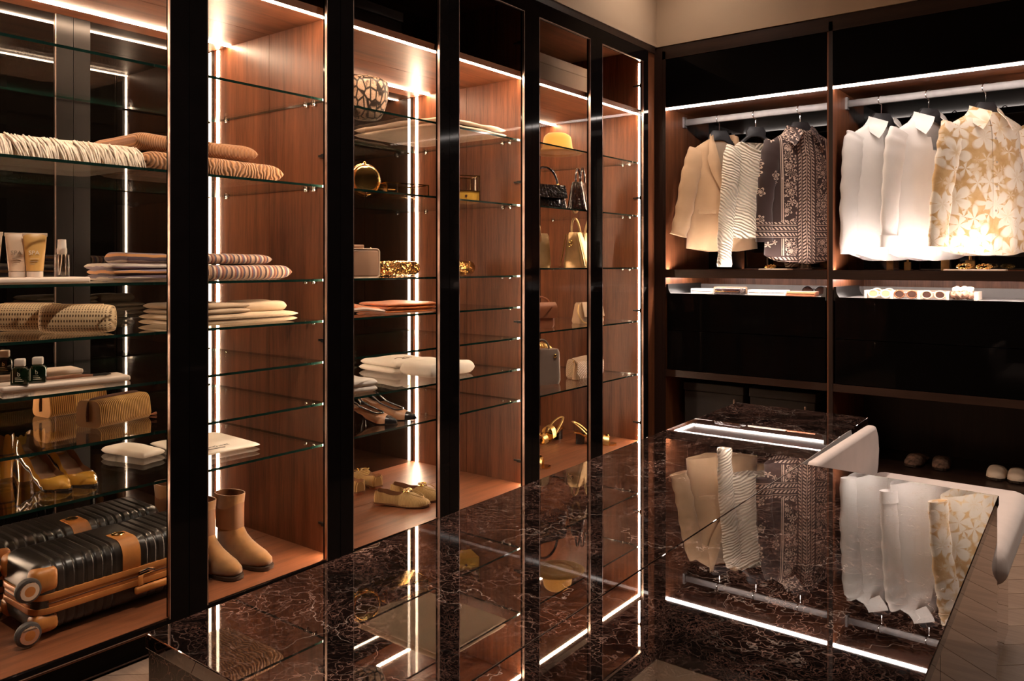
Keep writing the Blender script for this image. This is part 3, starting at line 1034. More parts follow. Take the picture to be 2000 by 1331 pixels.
def spaced(n):
    """-1..1, denser near the ends"""
    return [-math.cos(PI * i / n) for i in range(n + 1)]


def pillow(bm, c, L, W, T, p=10, n=26, amp=0.0, freq=9.0, seed=0, flatb=.5, plan=None):
    """soft flat block; flatb: share of the thickness below the rim; plan(s,t)->(x,y) bends the outline"""
    S = spaced(n)
    cx, cy_, cz = c
    top, bot = {}, {}
    for i, s in enumerate(S):
        for j, q in enumerate(S):
            h = (max(0, 1 - abs(s) ** p) * max(0, 1 - abs(q) ** p)) ** .5
            x, y = (s * L / 2, q * W / 2) if plan is None else plan(s, q)
            nz = amp * noise.noise(Vector((x * freq + seed * 7.1, y * freq + seed * 3.3, seed))) if amp else 0
            edge = i in (0, n) or j in (0, n)
            z0 = cz + T * flatb
            top[i, j] = bm.verts.new((cx + x, cy_ + y, z0 + (T * (1 - flatb)) * h + nz * h))
            bot[i, j] = top[i, j] if edge else bm.verts.new((cx + x, cy_ + y, z0 - T * flatb * h))
    for i in range(n):
        for j in range(n):
            bm.faces.new((top[i, j], top[i + 1, j], top[i + 1, j + 1], top[i, j + 1]))
            vs_ = [bot[i, j], bot[i, j + 1], bot[i + 1, j + 1], bot[i + 1, j]]
            if len(set(vs_)) == 4:
                try:
                    bm.faces.new(vs_)
                except ValueError:
                    pass


def folded(bm, L, W, T, layers, seed=0, amp=.003, z=0, n=18):
    """folded textile: layers with rounded folds, slightly out of line"""
    rnd = random.Random(seed)
    h = T / layers
    for k in range(layers):
        dl, dw = rnd.uniform(0, .018), rnd.uniform(0, .014)
        pillow(bm, (rnd.uniform(-.004, .004), rnd.uniform(-.004, .004), z + h * k), L - dl, W - dw, h * (1.12 if layers > 1 else 1), 14, n, amp, 9, seed + k)


def textile(name, label, cat, x, y, z, rotz, L, W, T, layers, mat, seed=0, group=None, amp=.003, n=18):
    b_ = bmesh.new()
    folded(b_, L, W, T, layers, seed, amp, n=n)
    o = obj(name, b_, mat, smooth=60, loc=(x, y, z), rotz=rotz)
    return tag(o, label, cat, group)


def arc(r, a0, a1, n, c=(0, 0), plane='xz', h=0.0):
    out = []
    for k in range(n + 1):
        a = a0 + (a1 - a0) * k / n
        p, q = c[0] + r[0] * math.cos(a), c[1] + r[1] * math.sin(a)
        out.append({'xz': (p, h, q), 'yz': (h, p, q), 'xy': (p, q, h)}[plane])
    return out


# ---------------------------------------------------------------- shoes
def shoe_upper(bm, L, tab, n=30, lining=1):
    """tab rows: t, half width, sole z, top z, open share, sideways shift"""
    rings = []
    for i in range(n + 1):
        tt = i / n
        tt = .5 - .5 * math.cos(PI * tt)
        w, zs, zt, op, sh = lerp_table(tab, tt)
        h = zt - zs
        outl = [(-.86, 0), (-1, .25), (-.985, .55), (-.94, .8), (-.87, 1.0), (-.78, .55)]
        ring = []
        for k in range(13):
            a = PI * k / 12
            cl = (-(abs(math.cos(a)) ** .75) * (1 if math.cos(a) > 0 else -1), abs(math.sin(a)) ** .8)
            if k < 6:
                on = outl[k]
            elif k == 6:
                on = (0, .05)
            else:
                on = (-outl[12 - k][0], outl[12 - k][1])
            if 4 < k < 8:
                on = (on[0], min(.9, .006 / max(h, .008) + (.10 if k != 6 else 0)))
            yy = (cl[0] * (1 - op) + on[0] * op) * w + sh
            zz = zs + (cl[1] * (1 - op) + on[1] * op) * h
            ring.append(bm.verts.new((tt * L, yy, zz)))
        rings.append(ring)
    for i in range(n):
        tt = (i + .5) / n
        tt = .5 - .5 * math.cos(PI * tt)
        op = lerp_table(tab, tt)[3]
        for k in range(12):
            f = bm.faces.new((rings[i][k], rings[i][k + 1], rings[i + 1][k + 1], rings[i + 1][k]))
            if op > .5 and 4 <= k <= 7:
                f.material_index = lining
        bm.faces.new((rings[i][12], rings[i][0], rings[i + 1][0], rings[i + 1][12]))
    bm.faces.new(rings[0]); bm.faces.new(rings[-1])


def sole(bm, L, tab, th, grow=.002, n=26):
    rows = []
    for i in range(n + 1):
        tt = .5 - .5 * math.cos(PI * i / n)
        w, zs, zt, op, sh = lerp_table(tab, tt)
        w = w * .88 + grow
        x = -grow + tt * (L + 2 * grow)
        rows.append([bm.verts.new(p) for p in ((x, sh - w, zs + .001), (x, sh + w, zs + .001), (x, sh + w * .97, zs - th), (x, sh - w * .97, zs - th))])
    skin(bm, rows)


def heel(bm, x0, y0, zt, top, bot, dx=0.0, n=14, sq=0.7, zb=0.0):
    """heel block: top/bot = (length, width)"""
    rings = []
    for i in range(7):
        s = i / 6
        e = s ** .6
        lx = top[0] + (bot[0] - top[0]) * e
        ly = top[1] + (bot[1] - top[1]) * e
        z = zt + (zb - zt) * s
        ring = []
        for k in range(n):
            a = 2 * PI * k / n
            ca, sa = math.cos(a), math.sin(a)
            ring.append(bm.verts.new((x0 + dx * s + lx / 2 * math.copysign(abs(ca) ** sq, ca), y0 + ly / 2 * math.copysign(abs(sa) ** sq, sa), z)))
        rings.append(ring)
    skin(bm, rings)


PUMP = [(0, .012, .072, .132, .0, 0), (.03, .023, .072, .134, .8, 0), (.12, .028, .070, .124, 1, 0), (.35, .029, .045, .078, 1, 0), (.55, .034, .014, .040, 1, 0),
        (.68, .040, .005, .030, 1, 0), (.72, .040, .004, .034, .4, 0), (.77, .037, .004, .036, .0, 0), (.86, .027, .004, .029, .0, 0), (.93, .016, .005, .021, 0, 0), (.98, .008, .005, .016, 0, 0), (1, .003, .006, .012, 0, 0)]


def pump(label, x, y, z, rotz, group):
    t_ = thing('pump_shoe', label, 'shoe', (x, y, z), rotz, group)
    b_ = bmesh.new(); shoe_upper(b_, .235, PUMP, 34); obj('upper', b_, ['patent_mustard', 'tan_lining'], t_, smooth=60)
    b_ = bmesh.new(); sole(b_, .235, PUMP, .004); obj('sole', b_, 'dark_sole', t_)
    b_ = bmesh.new(); heel(b_, .026, 0, .072, (.056, .05), (.028, .034), -.004); obj('heel', b_, 'patent_mustard', t_)
    return t_


LOAF = [(0, .018, .016, .058, 0, 0), (.03, .028, .014, .066, .7, 0), (.15, .032, .014, .060, 1, 0), (.35, .033, .012, .050, 1, 0), (.46, .036, .010, .052, .85, 0),
        (.54, .040, .008, .064, 0, 0), (.68, .044, .008, .056, 0, 0), (.84, .040, .009, .042, 0, 0), (.95, .028, .012, .032, 0, 0), (1, .012, .016, .026, 0, 0)]


def loafer(label, x, y, z, rotz, group):
    t_ = thing('loafer', label, 'shoe', (x, y, z), rotz, group)
    b_ = bmesh.new(); shoe_upper(b_, .24, LOAF, 34); obj('upper', b_, ['raffia', 'tan_lining'], t_, smooth=60)
    b_ = bmesh.new(); sole(b_, .24, LOAF, .005, .003); obj('sole', b_, 'tan_lining', t_)
    b_ = bmesh.new(); heel(b_, .026, 0, .013, (.055, .056), (.052, .052)); obj('heel', b_, 'brown_leather', t_)
    b_ = bmesh.new()
    patch(b_, lambda s, q: (.128 + .030 * s, (q - .5) * .084, .012 + (.056 - .006 * s) * math.sin(PI * min(1, max(0, q))) ** .55 + .0035), 3, 12, .003)
    sd = obj('saddle', b_, 'raffia', t_)
    b_ = bmesh.new()
    tube(b_, [(.143, -.024, .067), (.143, .024, .067)], .0028, 8)
    for s in (-1, 1):
        tube(b_, [(.143 + .012 * math.cos(a), s * .019 + .010 * math.sin(a), .066) for a in [2 * PI * k / 12 for k in range(12)]], .0026, 6, closed=True)
    obj('metal_snaffle', b_, 'gold', t_)
    b_ = bmesh.new()
    tube(b_, [(.16 + .055 * math.sin(a), .030 * math.cos(a), .062 - .018 * math.sin(a)) for a in [PI * k / 16 for k in range(17)]], .0018, 6)
    obj('toe_seam', b_, 'raffia', t_)
    return t_


def boot(label, x, y, z, rotz, group):
    """ankle boot: foot and shaft in one skin, built from level rings"""
    t_ = thing('ankle_boot', label, 'boot', (x, y, z), rotz, group)
    b_ = bmesh.new()
    # rows: z, x back, x front, half width
    rows = [(.012, .004, .225, .036), (.022, .000, .238, .040), (.036, -.002, .236, .0405), (.050, -.002, .216, .039), (.064, -.001, .180, .037), (.080, .002, .146, .035),
            (.098, .005, .120, .034), (.120, .008, .104, .033), (.15, .006, .099, .034), (.19, .001, .101, .0365), (.225, -.003, .106, .039), (.238, -.004, .107, .0395)]
    rings = []
    n = 28
    for zz, xb, xf, hw in rows:
        ring = []
        for k in range(n):
            a = 2 * PI * k / n
            cx, hx = (xb + xf) / 2, (xf - xb) / 2
            ca, sa = math.cos(a), math.sin(a)
            long = min(1, max(0, (xf - .12) / .1))
            wl = 1 - long * .32 * max(0, -ca) + long * .05 * max(0, ca)
            ring.append(b_.verts.new((cx + hx * math.copysign(abs(ca) ** .85, ca), hw * wl * math.copysign(abs(sa) ** .8, sa), zz)))
        rings.append(ring)
    inner = [[b_.verts.new((v.co.x * .94 + .003, v.co.y * .92, zz)) for v in rings[-1]] for zz in (.238, .12)]
    rings += inner
    skin(b_, rings, caps=False)
    b_.faces.ensure_lookup_table()
    for f in b_.faces:
        if all(v in inner[0] or v in inner[1] for v in f.verts):
            f.material_index = 1
    obj('upper', b_, ['suede_mustard', 'tan_lining'], t_, smooth=70)
    b_ = bmesh.new()
    tabs = [(0, .026, .0125, .02, 0, 0), (.1, .032, .0125, .02, 0, 0), (.4, .033, .0125, .02, 0, 0), (.72, .041, .0125, .02, 0, 0), (.88, .037, .0125, .02, 0, 0), (.95, .029, .0125, .02, 0, 0), (.985, .020, .0125, .02, 0, 0), (1, .010, .0125, .02, 0, 0)]
    sole(b_, .236, tabs, .010, .003)
    obj('sole', b_, 'dark_sole', t_)
    b_ = bmesh.new(); heel(b_, .036, 0, .004, (.07, .062), (.066, .058)); obj('heel', b_, 'dark_sole', t_)
    return t_


SLING = [(.0, .010, .075, .085, .3, 0), (.1, .026, .073, .083, 1, 0), (.3, .030, .052, .064, 1, 0), (.42, .032, .036, .066, 1, 0), (.55, .036, .014, .052, 1, 0),
         (.68, .040, .005, .040, .8, 0), (.75, .040, .004, .040, 0, 0), (.88, .030, .004, .030, 0, 0), (.96, .016, .005, .021, 0, 0), (1, .004, .006, .013, 0, 0)]


def slingback(label, x, y, z, rotz, group):
    t_ = thing('slingback_shoe', label, 'shoe', (x, y, z), rotz, group)
    b_ = bmesh.new(); shoe_upper(b_, .245, SLING, 34)
    for f in b_.faces:
        c = f.calc_center_median()
        if f.material_index == 0 and c.x > .205:
            f.material_index = 2
    obj('upper', b_, ['nude_leather', 'tan_lining', 'black_leather'], t_, smooth=60)
    b_ = bmesh.new(); sole(b_, .245, SLING, .004); obj('sole', b_, 'black_leather', t_)
    b_ = bmesh.new(); heel(b_, .020, 0, .074, (.040, .042), (.011, .012), .004); obj('heel', b_, 'black_leather', t_)
    b_ = bmesh.new()
    pts = catmull([(.105, -.034, .066), (.055, -.032, .108), (.004, -.018, .128), (-.010, 0, .131), (.004, .018, .128), (.055, .032, .108), (.105, .034, .066)], 5)
    tube(b_, pts, .006, 8, flat=.35)
    obj('heel_strap', b_, 'black_leather', t_)
    b_ = bmesh.new()
    for s in (-1, 1):
        tube(b_, catmull([(.10, s * .031, .070), (.135, s * .033, .056), (.165, s * .032, .045), (.185, s * .016, .042), (.19, 0, .042)], 4), .0028, 6)
    obj('piping', b_, 'black_leather', t_)
    return t_


SAND = [(0, .020, .070, .076, 0, 0), (.1, .029, .069, .075, 0, 0), (.35, .030, .046, .052, 0, 0), (.6, .036, .012, .018, 0, 0), (.75, .041, .006, .012, 0, 0), (.92, .036, .006, .012, 0, 0), (1, .014, .008, .014, 0, 0)]


def sandal(label, x, y, z, rotz, group):
    t_ = thing('heeled_sandal', label, 'shoe', (x, y, z), rotz, group)
    b_ = bmesh.new(); sole(b_, .235, SAND, .009, .003); obj('footbed', b_, 'gold', t_)
    b_ = bmesh.new(); heel(b_, .036, 0, .066, (.060, .056), (.048, .048), -.006, sq=.45); obj('block_heel', b_, 'black_leather', t_)
    for x0, x1, zc, hh in ((.165, .198, .010, .044), (.095, .125, .030, .062)):
        b_ = bmesh.new()
        patch(b_, lambda s, q: (x0 + (x1 - x0) * s, -.042 * math.cos(PI * q), zc - .008 * s + hh * math.sin(PI * q) ** .6), 4, 14, .003)
        obj('strap', b_, 'gold_soft', t_)
    b_ = bmesh.new()
    tube(b_, catmull([(.09, -.034, .045), (.04, -.032, .092), (.0, -.016, .118), (-.012, 0, .122), (.0, .016, .118), (.04, .032, .092), (.09, .034, .045)], 5), .0075, 8, flat=.4)
    obj('heel_strap', b_, 'gold_soft', t_)
    b_ = bmesh.new()
    lathe(b_, [(.0005, -.006), (.013, -.006), (.015, 0), (.013, .006), (.0005, .006)], 14, (.18, 0, .052)); obj('buckle', b_, 'gold', t_)
    return t_


# ---------------------------------------------------------------- bags
def bag_body(bm, w0, w1, d0, d1, h, r=.02, n=10, bulge=0.0):
    """tapering bag: bottom w0 x d0, top w1 x d1"""
    rings = []
    N = 32
    for i in range(n + 1):
        s = i / n
        w, d = w0 + (w1 - w0) * s, d0 + (d1 - d0) * s
        b = 1 + bulge * math.sin(PI * s)
        e = 1.0
        if s < .12:
            e = .93 + .07 * math.sin(s / .12 * PI / 2)
        if s > .9:
            e = .93 + .07 * math.cos((s - .9) / .1 * PI / 2)
        ring = []
        for k in range(N):
            a = 2 * PI * k / N
            ca, sa = math.cos(a), math.sin(a)
            ring.append(bm.verts.new((w / 2 * e * math.copysign(abs(ca) ** .35, ca), d / 2 * b * e * math.copysign(abs(sa) ** .35, sa), h * s)))
        rings.append(ring)
    skin(bm, rings)


def handle(bm, w, h, z0, y, r, lean=0.0, n=16, flat=1.0):
    tube(bm, [(w / 2 * math.cos(PI - PI * k / n), y + lean * math.sin(PI * k / n), z0 + h * math.sin(PI * k / n)) for k in range(n + 1)], r, 8, flat=flat)

# ================================================================== SUITCASE WARDROBE, TOP TO BOTTOM
S1, S2, S3, S4, S5, S6, S7 = ZA
FACE = PI / 2                      # turned to look straight into the room

# cream throw with fringe
t = thing('fringed_throw', 'folded cream knitted throw with a long fringe along its front', 'throw', (-.30, 1.0, S2), FACE)
b = bmesh.new()
pillow(b, (-.005, .02, 0), .475, .34, .040, 12, 26, .006, 8, 1)
pillow(b, (-.008, .02, .034), .46, .33, .040, 12, 26, .008, 8, 2, plan=lambda s, q: (s * .228 - .015 * q * (s > .5), q * .165))
obj('folded_cloth', b, 'cream_knit', t, smooth=70)
b = bmesh.new()
rnd = random.Random(3)
for i in range(150):
    x = -.236 + .455 * i / 149 + rnd.uniform(-.002, .002)
    lean = rnd.uniform(.004, .028)
    y = -.148 + rnd.uniform(-.006, .006)
    z0 = .066 + rnd.uniform(-.008, .006)
    tube(b, [(x, y + .010, z0), (x + lean * .4, y - .012, z0 - .018), (x + lean * .8, y - .019, z0 - .042), (x + lean, y - .022 + rnd.uniform(-.004, .002), max(.003, z0 - .060 - rnd.uniform(0, .012)))], [.0026, .0028, .0024, .0012], 5)
obj('fringe', b, 'cream_fringe', t, smooth=80)

textile('knit_sweater', 'folded camel sweater with cable pattern, under the ribbed one', 'sweater', -.295, 1.475, S2, FACE, .50, .34, .066, 1, 'camel_cable', 4, 'folded knitwear', .006, 24)
textile('knit_sweater', 'folded camel ribbed sweater on top of the cable sweater', 'sweater', -.315, 1.43, S2 + .068, FACE, .44, .32, .058, 1, 'camel_rib', 5, 'folded knitwear', .006, 24)

# spa tray
b = bmesh.new(); rbox(b, (0, 0, .008), (.36, .12, .016), .005)
o = tag(obj('bath_tray', b, 'stone_white', loc=(-.20, .895, S3), rotz=FACE), 'white bath tray under the lotion tubes and spray bottle', 'tray')


def lotion_tube(label, x, y, z, rotz, mat, cap, prt, group='lotion tubes'):
    t_ = thing('lotion_tube', label, 'tube', (x, y, z), rotz, group)
    b_ = bmesh.new()
    rings = []
    for i in range(13):
        s = i / 12
        rx = .0205 + .0085 * s
        ry = .0200 * (1 - s) ** .6 + .0012
        rings.append([b_.verts.new((rx * math.cos(2 * PI * k / 24), ry * math.sin(2 * PI * k / 24), .017 + .103 * s)) for k in range(24)])
    skin(b_, rings)
    obj('body', b_, mat, t_, smooth=60)
    b_ = bmesh.new(); lathe(b_, [(.0005, 0), (.0195, 0), (.0200, .002), (.0200, .016), (.0005, .016)], 24); obj('cap', b_, cap, t_)
    b_ = bmesh.new(); rbox(b_, (0, 0, .117), (.060, .0035, .010), .001); obj('crimp', b_, 'cream_tube', t_)
    text('lettering', 'SPA', .016, prt, t_, (-.0155, -.0166, .062), (PI / 2 - .14, 0, 0))
    b_ = bmesh.new()
    for q, wl in enumerate((.022, .018, .012)):
        box(b_, (-.012, -.0205 + q * .0006, .050 - q * .007), (-.012 + wl, -.0185, .0508 - q * .007))
    obj('small_print', b_, prt, t_)
    return t_


lotion_tube('cream coloured lotion tube lettered SPA, left of the amber one', -.215, .912, S3 + .0165, FACE - .35, 'cream_tube', 'white_plastic', 'grey_print')
lotion_tube('amber lotion tube lettered SPA beside the spray bottle', -.185, .945, S3 + .0165, FACE - .35, 'amber_tube', 'white_plastic', 'pale_print')
lotion_tube('cream lotion tube cut off by the left edge of the picture', -.195, .838, S3 + .0165, FACE - .35, 'cream_tube', 'white_plastic', 'grey_print')
t = thing('spray_bottle', 'clear spray bottle with a tall white cap on the bath tray', 'bottle', (-.20, 1.022, S3 + .0165))
b = bmesh.new(); lathe(b, [(.0005, 0), (.0185, 0), (.0195, .002), (.0195, .062), (.016, .0655), (.012, .067), (.0105, .067), (.0105, .004), (.0005, .004)], 28); obj('body', b, 'clear', t)
b = bmesh.new(); lathe(b, [(.0005, .068), (.013, .068), (.013, .080), (.0115, .082), (.0105, .106), (.0005, .107)], 24); obj('cap', b, 'white_plastic', t)
b = bmesh.new(); tube(b, [(0, 0, .068), (.001, -.002, .04), (.006, -.009, .006)], .0014, 6); obj('dip_tube', b, 'white_plastic', t)
b = bmesh.new(); lathe(b, [(.0108, .064), (.0125, .064), (.0125, .068), (.0108, .068)], 20); obj('collar', b, 'white_plastic', t)

# striped knits
textile('striped_knit', 'multicoloured striped knit, lower of the two by the light strip', 'sweater', -.29, 1.59, S3, FACE, .36, .33, .050, 1, 'stripe_knit', 8, 'striped knitwear', .005, 24)
textile('striped_knit', 'multicoloured striped knit folded on top of the lower striped one', 'sweater', -.30, 1.565, S3 + .051, FACE, .28, .30, .036, 1, 'stripe_knit', 9, 'striped knitwear', .005, 24)
textile('striped_knit', 'mauve and orange striped knit behind the black door stiles', 'sweater', -.33, 1.285, S3, FACE - .15, .20, .28, .052, 3, 'stripe_knit_orange', 10, 'striped knitwear', .005, 20)
textile('striped_knit', 'small rolled mauve striped knit lying on the mauve and orange one', 'sweater', -.36, 1.32, S3 + .054, FACE, .15, .16, .034, 1, 'stripe_knit_orange', 11, 'striped knitwear', .006, 20)

def cane_pouch(label, x, y, rot):
    t = thing('cane_pouch', label, 'pouch', (x, y, S4), rot, 'cane pouches')
    b = bmesh.new()
    n_ = 20
    rings = []
    for i in range(n_ + 1):
        s = -1 + 2 * i / n_
        e = (1 - abs(s) ** 7) ** .4
        ring = []
        for k in range(28):
            a = 2 * PI * k / 28
            ca, sa = math.cos(a), math.sin(a)
            ring.append(b.verts.new((.105 * s, .042 * e * math.copysign(abs(ca) ** .6, ca) * (1 - .25 * max(0, sa)), .042 + .041 * (.55 + .45 * e) * math.copysign(abs(sa) ** .55, sa))))
        rings.append(ring)
    skin(b, rings)
    uvl = b.loops.layers.uv.new('UVMap')
    ix = {v: (i, k) for i, r in enumerate(rings) for k, v in enumerate(r)}
    for f in b.faces:
        ks = [ix[l.vert][1] for l in f.loops]
        for l in f.loops:
            i_, k_ = ix[l.vert]
            if max(ks) - min(ks) > 14 and k_ < 14:
                k_ += 28
            l[uvl].uv = (i_ * .0105, k_ * .0093)
    obj('body', b, 'cane', t, smooth=60)
    b = bmesh.new(); box(b, (-.07, -.0035, .080), (.07, .0035, .0842)); obj('zip', b, 'cream_tube', t)
    b = bmesh.new(); rbox(b, (-.105, 0, .045), (.006, .012, .020), .002); obj('end_tab', b, 'cream_tube', t)


cane_pouch('woven cane toiletry pouch, the front one on the fourth shelf', -.185, 1.06, .72)
cane_pouch('woven cane toiletry pouch standing behind the front one', -.375, 1.005, .72)

# beige folded cottons
textile('folded_trousers', 'beige folded trousers, lowest of the beige stack', 'trousers', -.23, 1.545, S4, FACE, .44, .27, .034, 2, 'beige_cloth', 14, 'beige folded stack', .003, 22)
textile('folded_trousers', 'taupe folded trousers lying on the beige trousers', 'trousers', -.23, 1.455, S4 + .035, FACE + .04, .25, .25, .034, 2, 'taupe_cloth', 15, 'beige folded stack', .006, 22)
textile('cotton_pouch', 'small plump beige cotton pouch at the end of the beige stack', 'pouch', -.22, 1.675, S4 + .035, FACE - .1, .16, .16, .036, 1, 'beige_cloth', 16, 'beige folded stack', .008, 22)

# white tray with bottles and brush
b = bmesh.new(); rbox(b, (0, 0, .008), (.33, .105, .016), .006)
tag(obj('vanity_tray', b, 'stone_white', loc=(-.195, 1.025, S5), rotz=FACE - .12), 'long white vanity tray under the small green bottles and brush', 'tray')


def green_bottle(label, x, y):
    t_ = thing('mini_bottle', label, 'bottle', (x, y, S5 + .0166), FACE - .55, 'miniature green bottles')
    t_.scale = (1.2, 1.2, 1.3)
    b_ = bmesh.new(); prism(b_, [(-.016, 0), (.016, 0), (.0175, .002), (.0175, .030), (.011, .037), (-.011, .037), (-.0175, .030), (-.0175, .002)], -.011, .011, 'xz', .002); obj('body', b_, 'green_bottle', t_)
    b_ = bmesh.new(); rbox(b_, (0, 0, .046), (.021, .018, .017), .003); obj('cap', b_, 'white_plastic', t_)
    text('lettering', 'b', .013, 'pale_print', t_, (-.004, -.0116, .019), (PI / 2, 0, 0))
    b_ = bmesh.new(); box(b_, (-.0135, -.0114, .006), (-.0125, -.011, .032))
    for q in range(3):
        box(b_, (-.008, -.0114, .008 + q * .0035), (.009 - q * .003, -.011, .009 + q * .0035))
    obj('label_print', b_, 'pale_print', t_)
    return t_


green_bottle('miniature dark green bottle marked b, nearer the left edge', -.172, .903)
green_bottle('miniature dark green bottle marked b, nearer the wooden brush', -.178, .950)
green_bottle('miniature dark green bottle on the rear vanity tray', -.445, .965)
b = bmesh.new(); rbox(b, (0, 0, .008), (.33, .105, .016), .006)
tag(obj('vanity_tray', b, 'stone_white', loc=(-.46, 1.01, S5), rotz=FACE - .10), 'long white vanity tray behind the one with the wooden brush', 'tray')
t = thing('makeup_brush', 'slim reddish wooden brush with dark bristles lying on the vanity tray', 'brush', (-.18, 1.045, S5 + .0166), FACE - .16)
b = bmesh.new(); tube(b, [(-.095, 0, .005), (-.06, 0, .006), (0, 0, .0065), (.05, 0, .005)], [.003, .005, .0055, .0035], 10); obj('handle', b, 'terracotta_wood', t)
b = bmesh.new(); tube(b, [(.05, 0, .005), (.07, 0, .005)], [.0036, .0034], 10); obj('ferrule', b, 'black_metal', t)
b = bmesh.new(); tube(b, [(.07, 0, .005), (.085, 0, .0052), (.10, 0, .005)], [.0034, .0045, .0008], 10); obj('bristles', b, 'dark_print', t)

def corduroy_pouch(label, x, y, rot):
    t = thing('corduroy_pouch', label, 'pouch', (x, y, S6), rot, 'corduroy pouches')
    b = bmesh.new()
    rings = []
    n_ = 150
    for i in range(n_ + 1):
        x = -.095 + .19 * i / n_
        rib = -.0012 * math.cos(2 * PI * x / .0064)
        ring = []
        for p in rounded(.104, .080, .020, 4, 0, .040):
            taper = 1 - .16 * max(0, (p[1] - .02) / .06)
            off = rib if p[1] > .006 else 0
            ring.append(b.verts.new((x, p[0] * taper * (1 + off * 6), p[1] * (1 + off * 4))))
        rings.append(ring)
    skin(b, rings)
    obj('body', b, 'corduroy', t, smooth=60)
    b = bmesh.new()
    path = catmull([(-.0965, 0, .018), (-.0975, 0, .045), (-.090, 0, .076), (-.06, 0, .0825), (.06, 0, .0825), (.090, 0, .078)], 6)
    tube(b, path, .0055, 8, flat=.35)
    obj('zip', b, 'brown_zip', t)
    b = bmesh.new(); tube(b, catmull([(.09, 0, .07), (.102, -.01, .04), (.108, -.018, .008), (.122, -.024, .004)], 5), .0018, 6)
    tube(b, [(.120, -.024, .004), (.137, -.030, .0055)], [.002, .005], 8)
    obj('tassel', b, 'brown_leather', t)


corduroy_pouch('mustard corduroy pouch with brown zip and tassel, the front one', -.290, 1.215, FACE + .28)
corduroy_pouch('mustard corduroy pouch standing behind the front one', -.565, 1.205, FACE + .12)

# patent pumps
pump('mustard patent pump with its toe farther left', -.383, .985, S7, math.radians(9), 'mustard pumps')
pump('mustard patent pump with its toe nearer the white cloth', -.372, 1.062, S7, math.radians(6), 'mustard pumps')

pump('mustard patent pump facing away, nearer the left edge', -.425, .965, S7, math.radians(172), 'mustard pumps')
pump('mustard patent pump facing away, behind the pair in front', -.430, 1.052, S7, math.radians(174), 'mustard pumps')
# printed cloth bag
t = thing('dust_bag', 'folded white cotton dust bag with a line of black lettering', 'bag', (-.345, 1.555, S7), FACE - .06)
b = bmesh.new(); folded(b, .25, .31, .016, 1, 21, .003, n=24); obj('cloth', b, 'white_cloth', t, smooth=60)
text('lettering', 'Bentheat', .028, 'dark_print', t, (-.072, -.122, .0205), (0, 0, .06))
b = bmesh.new(); box(b, (-.06, -.136, .0180), (.002, -.1335, .0195)); obj('small_print', b, 'dark_print', t)
textile('cotton_cloth', 'crumpled white cotton cloth behind the black door stiles', 'cloth', -.44, 1.345, S7, FACE + .2, .10, .22, .022, 1, 'white_cloth', 23, None, .008, 22)

LS, WS, HS, ZB = .53, .235, .195, .012
# suitcases
def case_ring(off):
    return rounded(WS + 2 * off, HS + 2 * off, .044 + max(-.025, off), 7, 0, ZB + HS / 2)


